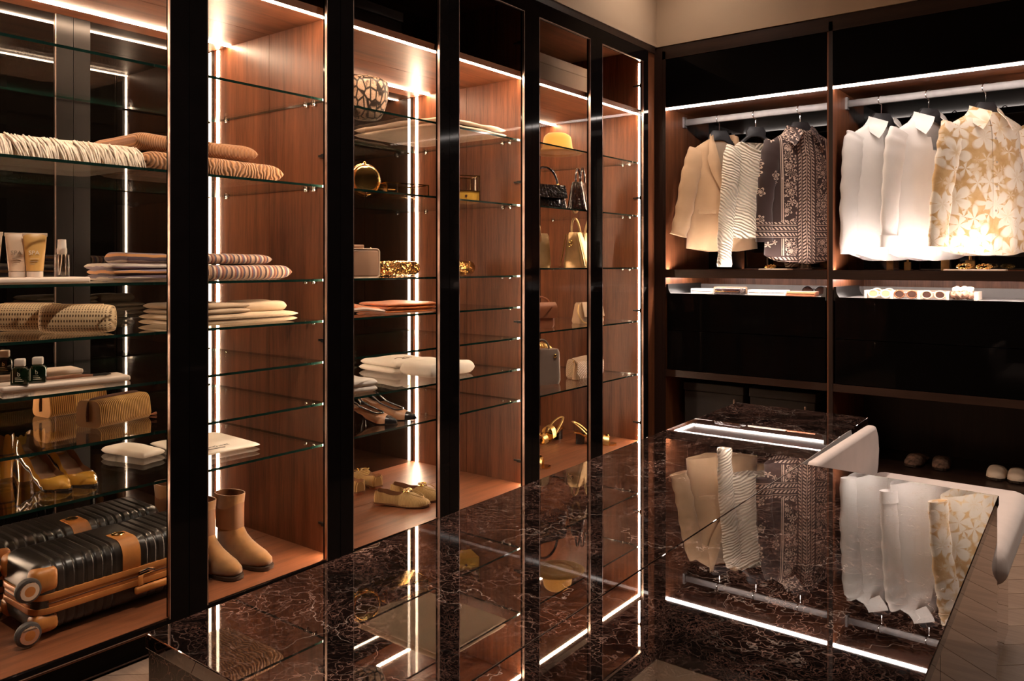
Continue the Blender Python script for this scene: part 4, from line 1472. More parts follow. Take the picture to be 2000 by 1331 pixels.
def suitcase(label, x, y):
    SC = thing('suitcase', label, 'suitcase', (x, y, ZF + .0004), group='suitcases')




    b = bmesh.new()
    rings = []
    ys = []
    q = 0
    N_ = 220
    for i in range(N_ + 1):
        y = -LS / 2 + LS * i / N_
        e = LS / 2 - abs(y)
        off = 0
        if e < .034:
            off = -(.034 - math.sqrt(max(0, .034 ** 2 - (.034 - e) ** 2)))
        elif abs(y) > .05:
            ph = (abs(y) - .05) % .0265
            if ph < .007:
                off = -.0035
        rings.append([b.verts.new((p[0], y, p[1])) for p in case_ring(off)])
    skin(b, rings)
    obj('shell', b, 'case_shell', SC, smooth=60)
    for zz, hh, gg, mm_, nm in ((.116, .017, .006, 'copper_zip', 'trim_band'), (.078, .017, .006, 'copper_zip', 'trim_band'), (.097, .022, .0025, 'copper_zip', 'zip_band'), (.097, .004, .0035, 'brown_zip', 'zip')):
        b = bmesh.new()
        prism(b, rounded(WS + 2 * gg, LS + 2 * gg, .052, 8), zz - hh / 2, zz + hh / 2, 'xy', .0015)
        obj(nm, b, mm_, SC, smooth=30)
    # leather strap over the top front edge
    b = bmesh.new()
    ol = [p for p in case_ring(.0022)]
    st_ = [(p[0], p[1]) for p in ol if p[0] > .03 and p[1] > .118]
    st_ = [(WS / 2 + .0022, .119)] + sorted(st_, key=lambda p: p[1] - p[0] * .6) + [(.015, ZB + HS + .0022)]
    A_ = [(p[0], y, p[1]) for p in st_ for y in (0,)]
    rows = []
    for p in st_:
        rows.append([b.verts.new((p[0] + dx_, y, p[1] + dz_)) for dx_, dz_, y in ((0, 0, -.027), (0, 0, .027), (-.004, -.004, .027), (-.004, -.004, -.027))])
    skin(b, rows)
    sp_ = obj('leather_strap', b, 'tan_leather', SC, smooth=50)
    b = bmesh.new(); lathe(b, [(.0005, 0), (.017, 0), (.0185, .002), (.0150, .0035), (.0140, .0028), (.0005, .0028)], 24, (.035, 0, ZB + HS + .002)); obj('badge', b, 'gold', sp_)
    # side handle, zip puller and lock
    b = bmesh.new(); rbox(b, (WS / 2 + .008, .110, .056), (.016, .21, .022), .007); obj('carry_handle', b, 'tan_leather', SC)
    b = bmesh.new()
    tube(b, [(WS / 2 + .008, .02, .108), (WS / 2 + .010, .045, .112), (WS / 2 + .009, .065, .104)], .004, 8)
    tube(b, [(WS / 2 + .006, .018, .10), (WS / 2 + .006, .06, .102)], .003, 6)
    zp = obj('zip_puller', b, 'chrome', SC)
    b = bmesh.new(); rbox(b, (WS / 2 + .010, .022, .084), (.004, .016, .030), .0018); obj('leather_tab', b, 'tan_leather', zp)
    for s in (1, -1):
        for zc, hh in ((.160, .070), (.044, .056)):
            b = bmesh.new(); rbox(b, (s * (WS / 2 - .026), -LS / 2 + .030, zc), (.062, .070, hh), .022, 5); cg = obj('corner_guard', b, 'tan_leather', SC)
            b = bmesh.new(); zc2 = .152 if zc > .1 else .034
            lathe(b, [(.0005, -.012), (.024, -.012), (.031, -.009), (.033, 0), (.031, .009), (.024, .012), (.0005, .012)], 28, (s * (WS / 2 + .004), -LS / 2 - .020, zc2), 'x')
            wh = obj('wheel', b, 'rubber_grey', SC)
            b = bmesh.new(); lathe(b, [(.0005, .0125), (.0135, .0125), (.0135, .0148), (.0005, .0155)] if s > 0 else [(.0005, -.0155), (.0135, -.0148), (.0135, -.0125), (.0005, -.0125)], 24, (s * (WS / 2 + .004), -LS / 2 - .020, zc2), 'x'); obj('hub', b, 'copper_zip', wh)
            b = bmesh.new(); lathe(b, [(.0150, .0125), (.0245, .0125), (.0235, .0145), (.0155, .0145)] if s > 0 else [(.0145, -.014), (.0195, -.014), (.02, -.0125), (.014, -.0125)], 24, (s * (WS / 2 + .004), -LS / 2 - .020, zc2), 'x'); obj('rim', b, 'chrome', wh)
            b = bmesh.new(); tube(b, [(s * (WS / 2 - .012), -LS / 2 + .012, zc2 + .006), (s * (WS / 2 - .012), -LS / 2 - .020, zc2)], .009, 10); obj('axle_fork', b, 'tan_leather', wh)




suitcase('black ribbed hard-shell suitcase with tan leather trim, the front one', -.262, 1.195)
suitcase('black ribbed hard-shell suitcase lying behind the front one', -.525, 1.175)
boot('mustard suede ankle boot nearer the black door stiles', -.325, 1.490, ZF, math.radians(8), 'ankle boots')
boot('mustard suede ankle boot facing away behind the suitcases', -.505, 1.535, ZF, math.radians(178), 'ankle boots')
boot('mustard suede ankle boot farther from the suitcase, its toe to the front', -.318, 1.595, ZF, math.radians(10), 'ankle boots')

# ================================================================== LOAFER WARDROBE
# python bag
t = thing('python_bag', 'rounded python-print bag on the topmost shelf by the light strip', 'bag', (-.24, 2.205, S1), FACE - .35)
b = bmesh.new()
rings = []
for i in range(21):
    s = i / 20
    r_ = (.058 + .034 * math.sin(PI * min(1, s * 1.15) * .62)) * (1 if s > .06 else .72 + .28 * (s / .06) ** .5)
    if s > .86:
        r_ *= math.cos((s - .86) / .14 * PI * .38)
    rings.append([b.verts.new((r_ * 1.05 * math.cos(2 * PI * k / 32), r_ * .72 * math.sin(2 * PI * k / 32), .178 * s)) for k in range(32)])
skin(b, rings)
obj('body', b, 'snake', t, smooth=70)
b = bmesh.new(); tube(b, [(-.06, 0, .176), (0, 0, .1795), (.06, 0, .176)], .004, 8); obj('zip', b, 'brown_zip', t)
b = bmesh.new(); tube(b, [(.085 + .010 * math.cos(a), 0, .12 + .010 * math.sin(a)) for a in [2 * PI * k / 14 for k in range(14)]], .0022, 6, closed=True); obj('ring', b, 'gold', t)
textile('wool_scarf', 'wide folded cream wool scarf on the topmost shelf of the loafer wardrobe', 'scarf', -.36, 2.715, S1, FACE, .44, .56, .046, 2, 'cream_wool', 31, None, .009, 26)

# round gold clutch
t = thing('round_clutch', 'round gold clutch standing on its edge', 'clutch', (-.28, 2.235, S2), FACE - .45)
b = bmesh.new(); lathe(b, [(.0005, -.026), (.045, -.025), (.058, -.020), (.064, -.012), (.064, .012), (.058, .020), (.045, .025), (.0005, .026)], 40, (0, 0, .0665), 'y'); obj('body', b, 'gold', t)
b = bmesh.new(); tube(b, [(.0655 * math.cos(2 * PI * k / 48), 0, .0665 + .0655 * math.sin(2 * PI * k / 48)) for k in range(48)], .003, 8, closed=True); obj('frame', b, 'gold', t)
b = bmesh.new(); lathe(b, [(.0005, 0), (.005, .001), (.006, .005), (.004, .009), (.0005, .010)], 14, (0, 0, .134)); obj('clasp', b, 'gold', t)


def acrylic_box(label, x, y, z, rotz, w, d, h, base_h, base_mat, group='acrylic boxes'):
    t_ = thing('acrylic_box', label, 'box', (x, y, z), rotz, group)
    b_ = bmesh.new(); f = .004
    for sx in (-1, 1):
        for sy in (-1, 1):
            box(b_, (sx * w / 2 - f / 2, sy * d / 2 - f / 2, 0), (sx * w / 2 + f / 2, sy * d / 2 + f / 2, h))
    for zz in (base_h, h):
        for sx in (-1, 1):
            box(b_, (sx * w / 2 - f / 2, -d / 2 + f / 2, zz - f), (sx * w / 2 + f / 2, d / 2 - f / 2, zz))
        for sy in (-1, 1):
            box(b_, (-w / 2 + f / 2, sy * d / 2 - f / 2, zz - f), (w / 2 - f / 2, sy * d / 2 + f / 2, zz))
    obj('gold_frame', b_, 'gold', t_)
    b_ = bmesh.new(); g2 = .0015
    for sy in (-1, 1):
        box(b_, (-w / 2 + f, sy * d / 2 - g2 / 2, base_h), (w / 2 - f, sy * d / 2 + g2 / 2, h - f))
    for sx in (-1, 1):
        box(b_, (sx * w / 2 - g2 / 2, -d / 2 + f, base_h), (sx * w / 2 + g2 / 2, d / 2 - f, h - f))
    obj('clear_sides', b_, 'clear', t_)
    b_ = bmesh.new(); rbox(b_, (0, 0, base_h / 2), (w - f, d - f, base_h - .001), .001); bs = obj('base', b_, base_mat, t_)
    if base_h > .02:
        b_ = bmesh.new(); lathe(b_, [(.0005, -.004), (.005, -.004), (.006, 0), (.0005, 0)], 14, (0, -d / 2, base_h * .55), 'y'); obj('knob', b_, 'brown_zip', bs)
    return t_


acrylic_box('low clear acrylic box with thin gold frame beside the round clutch', -.24, 2.40, S2, FACE - .25, .20, .13, .058, .006, 'gold')
acrylic_box('taller acrylic box with a yellow gold drawer behind the door stiles', -.22, 2.775, S2, FACE - .5, .13, .11, .125, .056, 'yellow_box')
b = bmesh.new(); tube(b, [(.022 * math.cos(2 * PI * k / 20), .022 * math.sin(2 * PI * k / 20), .006) for k in range(20)], .0055, 8, closed=True)
tag(obj('bangle', b, 'gold', loc=(-.24, 2.40, S2 + .0075)), 'small gold bangle inside the low acrylic box', 'bangle')

# blush box clutch
t = thing('box_clutch', 'hard blush pink box clutch with a pale frame', 'clutch', (-.20, 2.125, S3), FACE - .42)
b = bmesh.new(); rbox(b, (0, 0, .0555), (.165, .05, .111), .010, 4); obj('body', b, 'pink_lacquer', t)
b = bmesh.new()
for s in (-1, 1):
    tube(b, [(p[0], s * .022, p[1]) for p in rounded(.166, .112, .012, 5, 0, .0555)], .0035, 8, closed=True)
obj('frame', b, 'cream_tube', t)
b = bmesh.new(); rbox(b, (.002, 0, .1215), (.046, .022, .015), .004); box(b, (-.008, -.005, .110), (-.004, .005, .116)); box(b, (.008, -.005, .110), (.012, .005, .116)); obj('clasp', b, 'pink_lacquer', t)
b = bmesh.new()
for s in (-1, 1):
    tube(b, [(s * .058, 0, .110), (s * .052, 0, .117)], [.005, .003], 8)
obj('hinge_tips', b, 'gold', t)

# sequinned tubular evening purses
t = thing('sequin_purse', 'long gold sequinned tubular purse with a gold end cap', 'purse', (-.36, 2.50, S3), FACE - .1)
b = bmesh.new(); lathe(b, [(.0005, -.115), (.022, -.113), (.031, -.10), (.034, 0), (.031, .10), (.022, .113), (.0005, .115)], 28, (0, 0, .034), 'x'); obj('body', b, 'sequin', t)
b = bmesh.new(); lathe(b, [(.0005, -.155), (.019, -.155), (.022, -.152), (.022, -.114), (.0005, -.114)], 24, (0, 0, .034), 'x'); obj('end_cap', b, 'gold', t)
t = thing('sequin_purse', 'gold sequinned tubular purse with an open lined end', 'purse', (-.26, 2.785, S3), FACE + .15)
b = bmesh.new(); lathe(b, [(.0005, -.10), (.028, -.105), (.0335, -.115), (.0335, -.11), (.035, 0), (.032, .11), (.022, .125), (.0005, .127)], 28, (0, 0, .035), 'x'); obj('body', b, 'sequin', t)
b = bmesh.new(); lathe(b, [(.0005, -.104), (.026, -.109), (.0330, -.117), (.0345, -.116), (.0340, -.112)], 24, (0, 0, .035), 'x'); obj('lining', b, 'gold_soft', t)

# orange scarves
t = thing('silk_scarf', 'folded orange silk scarf nearer the light strip', 'scarf', (-.20, 2.345, S4), FACE - .2)
b = bmesh.new(); folded(b, .25, .24, .040, 3, 41, .006, n=24); obj('cloth', b, 'orange_silk', t, smooth=60)
t = thing('silk_scarf', 'gathered orange and pink silk scarf beside the dark mirror', 'scarf', (-.25, 2.12, S4), FACE - .3)
b = bmesh.new()
for i in range(6):
    tube(b, catmull([(-.12, -.06 + .022 * i, .014 + .008 * (i % 3)), (-.05, -.05 + .020 * i, .026 + .006 * ((i + 1) % 3)), (.03, -.05 + .020 * i, .020 + .006 * (i % 2)), (.11, -.07 + .028 * i, .014)], 6), [.013] * 7 + [.016] * 6 + [.013] * 5 + [.004], 10, flat=.8)
obj('gathers', b, 'orange_silk', t, smooth=70)
b = bmesh.new(); tube(b, catmull([(-.03, -.075, .018), (.03, -.08, .022), (.08, -.085, .016), (.12, -.09, .010)], 5), [.012] * 15 + [.003], 10, flat=.6); obj('pink_edge', b, 'pink_silk', t)

# white folded shirts
t = thing('folded_shirt', 'folded cream shirt with a dark emblem, toward the back', 'shirt', (-.47, 2.62, S6), FACE - .1, 'white folded shirts')
b = bmesh.new(); folded(b, .26, .27, .052, 2, 51, .006, n=24); obj('cloth', b, 'white_cloth', t, smooth=60)
b = bmesh.new(); tube(b, catmull([(-.05, -.03, .057), (-.02, -.015, .0585), (0, -.03, .0585), (.02, -.015, .0585), (.05, -.03, .057)], 5), .004, 6, flat=.4); box(b, (-.02, -.05, .0565), (.02, -.044, .0585)); obj('emblem', b, 'grey_print', t)
textile('folded_shirt', 'thick white rolled shirt in front of the cream one', 'shirt', -.23, 2.62, S6, FACE - .05, .29, .20, .058, 1, 'white_cloth', 52, 'white folded shirts', .006, 24)
textile('folded_shirt', 'small folded white shirt directly above the slingback shoes', 'shirt', -.18, 2.06, S6, FACE - .2, .17, .19, .046, 2, 'white_cloth', 53, 'white folded shirts', .006, 22)

slingback('tan slingback with black toe, the left one of its pair', -.318, 2.128, S7, math.radians(29), 'slingback shoes')
slingback('tan slingback with black toe, the right one of its pair', -.315, 2.235, S7, math.radians(29), 'slingback shoes')
loafer('woven straw loafer with gold snaffle, the nearer of the pair', -.352, 2.362, ZF, math.radians(27), 'straw loafers')
loafer('woven straw loafer facing away, cut off by the door stile', -.505, 2.415, ZF, math.radians(168), 'straw loafers')
loafer('woven straw loafer facing away, next to the light strip', -.508, 2.525, ZF, math.radians(168), 'straw loafers')
loafer('woven straw loafer with gold snaffle, the farther of the pair', -.372, 2.475, ZF, math.radians(24), 'straw loafers')

# ================================================================== HANDBAG WARDROBE
C1, C2, C3, C4, C5 = ZC5
t = thing('felt_hat', 'mustard felt fedora on the topmost shelf', 'hat', (-.25, 3.60, C1), math.radians(60))
b = bmesh.new()
rings = []
for i in range(22):
    s = i / 21
    if s < .35:
        r_, z_ = .148 - .064 * s / .35, .004 + .010 * abs(1 - s / .35 * 2) ** 2 * (1 if s < .175 else .4)
    else:
        q_ = (s - .35) / .65
        r_ = .084 * (1 - .22 * q_) * math.cos(max(0, q_ - .58) / .42 * PI / 2 * .97)
        z_ = .008 + .112 * min(1, q_ / .8) ** .9
    ring = []
    for k in range(40):
        a = 2 * PI * k / 40
        sx, sy = (1.06, .88) if s > .35 else (1.02, .96)
        pinch = 0
        if s > .8:
            pinch = -.022 * max(0, math.cos(a)) ** 2 * (s - .8) / .2
        ring.append(b.verts.new((r_ * sx * math.cos(a), r_ * sy * math.sin(a), z_ + pinch)))
    rings.append(ring)
skin(b, rings)
obj('felt', b, 'felt_mustard', t, smooth=70)
b = bmesh.new(); lathe(b, [(.0868, .012), (.0885, .014), (.0865, .034), (.085, .036), (.084, .02)], 40); bb = obj('band', b, 'felt_mustard', t); bb.scale = (1.06, .885, 1)

# black crocodile bags
t = thing('crocodile_bag', 'black crocodile frame handbag with one curved handle', 'handbag', (-.27, 3.51, C2), FACE - .30, group='crocodile handbags')
b = bmesh.new(); bag_body(b, .27, .22, .10, .05, .14); obj('body', b, 'croc_black', t, smooth=60)
b = bmesh.new(); patch(b, lambda s, q: (-.115 + .23 * s - .0, -.052 + .022 * q, .07 + .071 * q), 6, 5, .006); obj('flap', b, 'croc_black', t)
b = bmesh.new(); handle(b, .17, .095, .142, 0, .0065); hd = obj('handle', b, 'croc_black', t)
b = bmesh.new()
for s in (-1, 1):
    lathe(b, [(.0005, 0), (.009, 0), (.010, .004), (.006, .012), (.0005, .013)], 14, (s * .086, 0, .139))
obj('handle_mount', b, 'gold', hd)
t = thing('crocodile_bag', 'narrow dark brown crocodile bag seen from its end', 'handbag', (-.25, 3.83, C2), FACE - 1.25, group='crocodile handbags')
b = bmesh.new(); bag_body(b, .125, .062, .21, .19, .175, bulge=.05); obj('body', b, 'croc_brown', t, smooth=60)
b = bmesh.new()
for s in (-1, 1):
    tube(b, [(s * .014, .05 * math.cos(PI - PI * k / 14), .175 + .082 * math.sin(PI * k / 14)) for k in range(15)], .006, 8)
hd = obj('handles', b, 'croc_brown', t)
b = bmesh.new()
for s in (-1, 1):
    for q in (-1, 1):
        lathe(b, [(.0005, 0), (.007, .001), (.008, .006), (.0005, .011)], 12, (s * .014, q * .05, .171))
obj('handle_mount', b, 'gold', hd)


def tote(label, x, y, z, rotz, mat, w=.30, h=.195, d=.15):
    t_ = thing('tote_bag', label, 'handbag', (x, y, z), rotz, 'metallic totes')
    b_ = bmesh.new(); bag_body(b_, w * .92, w, d, d * .45, h); obj('body', b_, mat, t_, smooth=60)
    for s in (-1, 1):
        b_ = bmesh.new(); handle(b_, .125, .105, h - .02, s * (d * .22 + .006), .0065, s * .01); obj('handle', b_, mat, t_)
        b_ = bmesh.new()
        for q in (-1, 1):
            rbox(b_, (q * .0625, s * (d * .245 + .004), h - .032), (.022, .006, .05), .002)
        obj('handle_tab', b_, mat, t_)
    b_ = bmesh.new()
    tube(b_, [(-w / 2 - .004, .010 * math.cos(a), h * .70 + .012 * math.sin(a)) for a in [2 * PI * k / 12 for k in range(12)]], .0022, 6, closed=True)
    tube(b_, [(-w / 2 - .004, .010 * math.cos(a) + .012, h * .66 + .012 * math.sin(a)) for a in [2 * PI * k / 12 for k in range(12)]], .0022, 6, closed=True)
    obj('charm', b_, 'gold', t_)
    for q in (-1, 1):
        b_ = bmesh.new()
        tube(b_, [(-w / 2 * (.935 + .05 * k / 6), q * (d * .5 - d * .27 * k / 6), .01 + h * .9 * k / 6) for k in range(7)], .0032, 6)
        obj('gusset_piping', b_, 'gold_soft', t_)
    return t_


tote('bright gold metallic tote with rolled handles, seen from its end', -.24, 3.84, C3, FACE + .15, 'gold_tote')
tote('darker bronze metallic tote behind the bright gold one', -.40, 3.52, C3, FACE - .2, 'gold_tote_dark', h=.19)

# cross-body bags
t = thing('saddle_bag', 'small chestnut leather flap bag cut off by the door stile', 'handbag', (-.22, 3.375, C4), FACE - .5)
b = bmesh.new(); bag_body(b, .17, .16, .075, .06, .125, bulge=.1); obj('body', b, 'brown_leather', t, smooth=60)
b = bmesh.new(); patch(b, lambda s, q: (-.088 + .176 * s, -.045 - .004 * math.sin(PI * q) + .02 * max(0, q - .8) * 5, .052 + .078 * q), 6, 8, .006); obj('flap', b, 'brown_leather', t)
b = bmesh.new(); handle(b, .13, .035, .125, 0, .005); obj('strap', b, 'brown_leather', t)
t = thing('wooden_stand', 'angled walnut display stand behind the chestnut bag', 'stand', (-.50, 3.70, C4), FACE - .1)
b = bmesh.new(); prism(b, [(-.09, 0), (.09, 0), (.09, .065), (-.09, .065)], -.02, .0, 'xz', .002); obj('base', b, 'tan_lining', t)
b = bmesh.new(); prism(b, [(-.02, .066), (-.004, .066), (.055, .125), (.042, .132)], -.018, -.004, 'xz', .001); obj('brace', b, 'tan_lining', t)
t = thing('flap_bag', 'beige leather flap bag with a rounded chain handle', 'handbag', (-.20, 3.83, C4), FACE - .22)
b = bmesh.new(); bag_body(b, .20, .17, .09, .05, .115); obj('body', b, 'beige_leather', t, smooth=60)
b = bmesh.new(); patch(b, lambda s, q: (-.078 + .156 * s, -.054 + .003 * math.sin(PI * s) + .022 * q, .038 + .08 * q), 8, 6, .006); obj('flap', b, 'beige_leather', t)
b = bmesh.new(); tube(b, catmull([(-.092, -.02, .105), (-.125, -.05, .06), (-.115, -.085, .012), (-.06, -.10, .008), (-.03, -.08, .022), (-.025, -.055, .05)], 6), .0032, 8); obj('chain_handle', b, 'gold_soft', t)
b = bmesh.new(); lathe(b, [(.0005, -.003), (.009, -.003), (.010, 0), (.0005, .001)], 16, (0, -.054, .05), 'y'); obj('clasp', b, 'gold', t)

t = thing('structured_bag', 'tall taupe structured handbag cut off by the door stile', 'handbag', (-.27, 3.47, C5), FACE - .45)
b = bmesh.new(); bag_body(b, .21, .20, .10, .09, .185); obj('body', b, 'taupe_leather', t, smooth=50)
b = bmesh.new(); handle(b, .10, .05, .185, 0, .006); obj('handle', b, 'taupe_leather', t)
b = bmesh.new(); rbox(b, (.06, -.051, .15), (.016, .006, .02), .002); obj('clasp', b, 'gold', t)
t = thing('braided_bag', 'dark beige bag with a thick braided strap behind the tasselled clutch', 'handbag', (-.52, 3.80, C5), FACE - .2)
b = bmesh.new(); bag_body(b, .21, .18, .09, .06, .10, bulge=.2); obj('body', b, 'taupe_leather', t, smooth=60)
b = bmesh.new()
for ph in (0, PI):
    tube(b, [(-.12 + .22 * k / 40, .012 * math.cos(k * .9 + ph), .128 + .035 * math.sin(PI * k / 40) + .012 * math.sin(k * .9 + ph)) for k in range(41)], .010, 8)
obj('braided_strap', b, 'gold_soft', t)
t = thing('tassel_clutch', 'pleated beige clutch with a long tassel on its side', 'clutch', (-.225, 3.815, C5), FACE - .25)
b = bmesh.new(); bag_body(b, .20, .19, .08, .07, .105, bulge=.25); obj('body', b, 'pleated', t, smooth=60)
b = bmesh.new(); patch(b, lambda s, q: (-.10 + .20 * s, -.060 - .006 * math.sin(PI * q) + .045 * max(0, q - .75) * 4 * .9, .035 + .088 * q ** .8 - .02 * abs(s - .5)), 10, 8, .008); obj('flap', b, 'pleated', t, smooth=60)
b = bmesh.new()
for i in range(22):
    a = 2 * PI * i / 22
    tube(b, [(-.10 + .006 * math.cos(a), -.045 + .006 * math.sin(a), .078), (-.10 + .020 * math.cos(a), -.052 + .016 * math.sin(a), .004)], [.002, .0028], 5)
tube(b, [(-.10, -.045, .076), (-.10, -.044, .092)], .007, 10)
obj('tassel', b, 'beige_leather', t)
b = bmesh.new(); tube(b, [(-.10 + .008 * math.cos(a), -.042, .098 + .008 * math.sin(a)) for a in [2 * PI * k / 12 for k in range(12)]], .002, 6, closed=True); obj('ring', b, 'gold', t)

sandal('gold sandal with black block heel standing farthest back', -.45, 3.93, ZF, math.radians(-95), 'gold sandals')
sandal('gold sandal with only its toe showing beside the door stile', -.315, 3.215, ZF, math.radians(27), 'gold sandals')
sandal('gold sandal half hidden by the stiles nearest the corner', -.31, 3.865, ZF, math.radians(27), 'gold sandals')

t = thing('storage_box', 'pale lidded storage box in the upper compartment near the corner', 'box', (-.42, 3.66, ZL + .0264), FACE)
b = bmesh.new(); rbox(b, (0, 0, .085), (.50, .34, .17), .004); obj('body', b, 'pale_box', t)
b = bmesh.new(); rbox(b, (0, 0, .195), (.51, .35, .05), .004); obj('lid', b, 'pale_box', t)
t = thing('storage_box', 'pale lidded storage box in the upper compartment of the loafer wardrobe', 'box', (-.45, 2.25, ZL + .0264), FACE)
b = bmesh.new(); rbox(b, (0, 0, .075), (.42, .32, .15), .004); obj('body', b, 'wood_dark', t)
b = bmesh.new(); rbox(b, (0, 0, .172), (.43, .33, .042), .004); obj('lid', b, 'wood_dark', t)

# ================================================================== CLOTHES ON THE RAIL
RAIL_Y, RAIL_TOP = 4.531, 2.016


def garment(name, label, cat, x, rot, mat, L, shw, hemw, th=.05, neck=.072, vneck=0.0, vwid=.06, hem_curve=.04, sleeve=None, slv_r=(.072, .046), cuffs=True,
            collar='shirt', buttons=0, fold=.007, drop=.14, seed=0, button_mat='button', group='clothes on the rail', shoulder=.065, open_front=0.0, placket=True):
    t_ = thing(name, label, cat, (x, RAIL_Y, RAIL_TOP - drop), rot, group)
    rnd_ = random.Random(seed)
    ph = [rnd_.uniform(0, 6.28) for _ in range(6)]

    def half(z):
        if z > -shoulder:
            s = max(0.0, -z / shoulder)
            return neck + (shw - neck) * s ** .85
        s = (-z - shoulder) / (L - shoulder)
        arm = -.022 * math.exp(-((s - .18) / .12) ** 2)
        return shw + (hemw - shw) * s + arm

    def thick(z):
        s = min(1, -z / .16)
        return .016 + (th - .016) * s ** .7 * (1 + .15 * (-z / L))

    def folds(x_, z, side):
        s = -z / L
        f_ = fold * s ** .7 * (math.sin(x_ * 46 + ph[0] + s * 2 + side) + .6 * math.sin(x_ * 85 + ph[1] - s * 3) + .5 * math.sin(x_ * 22 + ph[2]))
        f_ += .010 * noise.noise(Vector((x_ * 9 + seed, z * 7, side * 3.0)))
        return f_

    def front(x_, z):
        h_ = half(z)
        q_ = min(.999, abs(x_) / h_)
        return -thick(z) * (1 - q_ ** 2.6) ** .55 + folds(x_, z, 0) * (1 - q_)

    b_ = bmesh.new()
    NR, NC = 46, 64
    rings = []
    for r in range(NR + 1):
        z = -L * (r / NR) ** 1.25
        ring = []
        for k in range(NC):
            a = 2 * PI * k / NC
            ca, sa = math.cos(a), math.sin(a)
            x_ = half(z) * math.copysign(abs(ca) ** .8, ca)
            if sa <= 0:
                y_ = front(x_, z)
            else:
                q_ = min(.999, abs(x_) / half(z))
                y_ = thick(z) * .8 * (1 - q_ ** 2.6) ** .55 + folds(x_, z, 2) * (1 - q_)
            s = -z / L
            zz = z - hem_curve * max(0, s - .8) / .2 * (1 - (x_ / half(z)) ** 2) + hem_curve * .4 * max(0, s - .8) / .2
            zz += .006 * math.sin(x_ * 40 + ph[3]) * max(0, s - .7)
            ring.append(b_.verts.new((x_, y_, zz)))
        rings.append(ring)
    for r in range(NR):
        for k in range(NC):
            A, B = rings[r], rings[r + 1]
            vs_ = (A[k], A[(k + 1) % NC], B[(k + 1) % NC], B[k])
            c = sum((v.co for v in vs_), Vector()) / 4
            if vneck and c.y < 0 and c.z > -vneck and abs(c.x) < vwid * (1 + c.z / vneck) ** .8:
                continue
            if open_front and c.y < 0 and c.z > -vneck * .0 and abs(c.x) < open_front:
                continue
            b_.faces.new(vs_)
    obj('body', b_, mat, t_, smooth=80)
    # sleeves
    for s, pts in sleeve or ():
        b_ = bmesh.new()
        path = catmull([(s * p[0], p[1], p[2]) for p in pts], 8)
        n_ = len(path)
        rad = []
        for i in range(n_):
            q_ = i / (n_ - 1)
            r_ = slv_r[0] + (slv_r[1] - slv_r[0]) * q_ ** .8
            r_ *= 1 + .06 * math.sin(i * 1.3 + ph[4]) * (.3 + q_) + .05 * noise.noise(Vector((i * .5, seed, s)))
            rad.append(r_)
        tube_flat(b_, path, rad, 20, .42)
        sl = obj('sleeve', b_, mat, t_, smooth=80)
        if cuffs:
            b_ = bmesh.new()
            e, d_ = path[-1], (path[-1] - path[-4]).normalized()
            tube_flat(b_, [e - d_ * .058, e - d_ * .03, e + d_ * .004], [rad[-1] * 1.10, rad[-1] * 1.07, rad[-1] * 1.06], 20, .46)
            obj('cuff', b_, mat, sl, smooth=60)
    # collar
    if collar == 'shirt':
        for s in (-1, 1):
            b_ = bmesh.new()

            def leaf(u_, v_):
                top = Vector((s * (.076 - .060 * u_), .018 - .078 * u_, .034 - .040 * u_))
                low = Vector((s * (.115 - .034 * u_), .012 - .092 * u_, -.024 - .074 * u_))
                p = top.lerp(low, v_)
                p.y -= .012 * math.sin(PI * v_)
                return p
            patch(b_, leaf, 8, 6, .003)
            obj('collar', b_, mat, t_, smooth=60)
        b_ = bmesh.new()
        patch(b_, lambda u_, v_: (.074 * math.cos(PI * u_), .014 + .022 * math.sin(PI * u_), -.012 + .044 * v_), 14, 3, .003)
        obj('collar_stand', b_, mat, t_, smooth=60)
    if collar == 'lapel':
        for s in (-1, 1):
            b_ = bmesh.new()

            def lap(u_, v_):
                z = .018 - (vneck + .02) * u_
                xin = vwid * max(0.0, 1 - u_) ** .8
                wd = .052 * math.sin(PI * min(1, u_ * .9 + .12)) ** .8 + .004
                if u_ < .28:
                    wd *= .75 + .25 * (u_ / .28)
                elif u_ < .33:
                    wd *= 1.0 + .22 * (u_ - .28) / .05
                else:
                    wd *= 1.22 - .3 * (u_ - .33)
                xx_ = xin + wd * v_ - .004
                yy_ = (front(s * min(xx_, half(min(z, -.001)) * .96), min(z, -.004)) if z < -.02 else -.016) - .010 - .010 * math.sin(PI * v_ * .8)
                return (s * xx_, yy_, z - .012 * v_)
            patch(b_, lap, 22, 6, .004)
            obj('lapel', b_, mat, t_, smooth=60)
        b_ = bmesh.new()
        patch(b_, lambda u_, v_: (.076 * math.cos(PI * u_), -.006 + .040 * math.sin(PI * u_), -.024 + .050 * v_), 14, 3, .005)
        obj('collar', b_, mat, t_, smooth=60)
        b_ = bmesh.new()
        patch(b_, lambda u_, v_: ((v_ - .5) * 2 * .085 * (1 - .85 * u_), .012, -.02 - vneck * u_), 8, 4, .002)
        obj('lining', b_, 'taupe_cloth', t_, smooth=60)
    if collar == 'band':
        b_ = bmesh.new()
        pts = [(vwid * math.sin(a), front(vwid * math.sin(a), -.01 - vneck * (1 - abs(math.sin(a))) * .9) - .004, -.004 - vneck * (1 - abs(math.sin(a)) ** 1.2)) for a in [-PI / 2 + PI * k / 18 for k in range(19)]]
        tube(b_, pts, .006, 8)
        obj('neckband', b_, mat, t_, smooth=60)
    if placket and collar == 'shirt':
        b_ = bmesh.new()
        z0 = -(vneck if vneck else .02)
        patch(b_, lambda u_, v_: (-.014 + .028 * v_, front(-.014 + .028 * v_, z0 + (-L + .02 - z0) * u_) - .0035, z0 + (-L + .004 - z0) * u_), 40, 4, .003)
        obj('placket', b_, mat, t_, smooth=60)
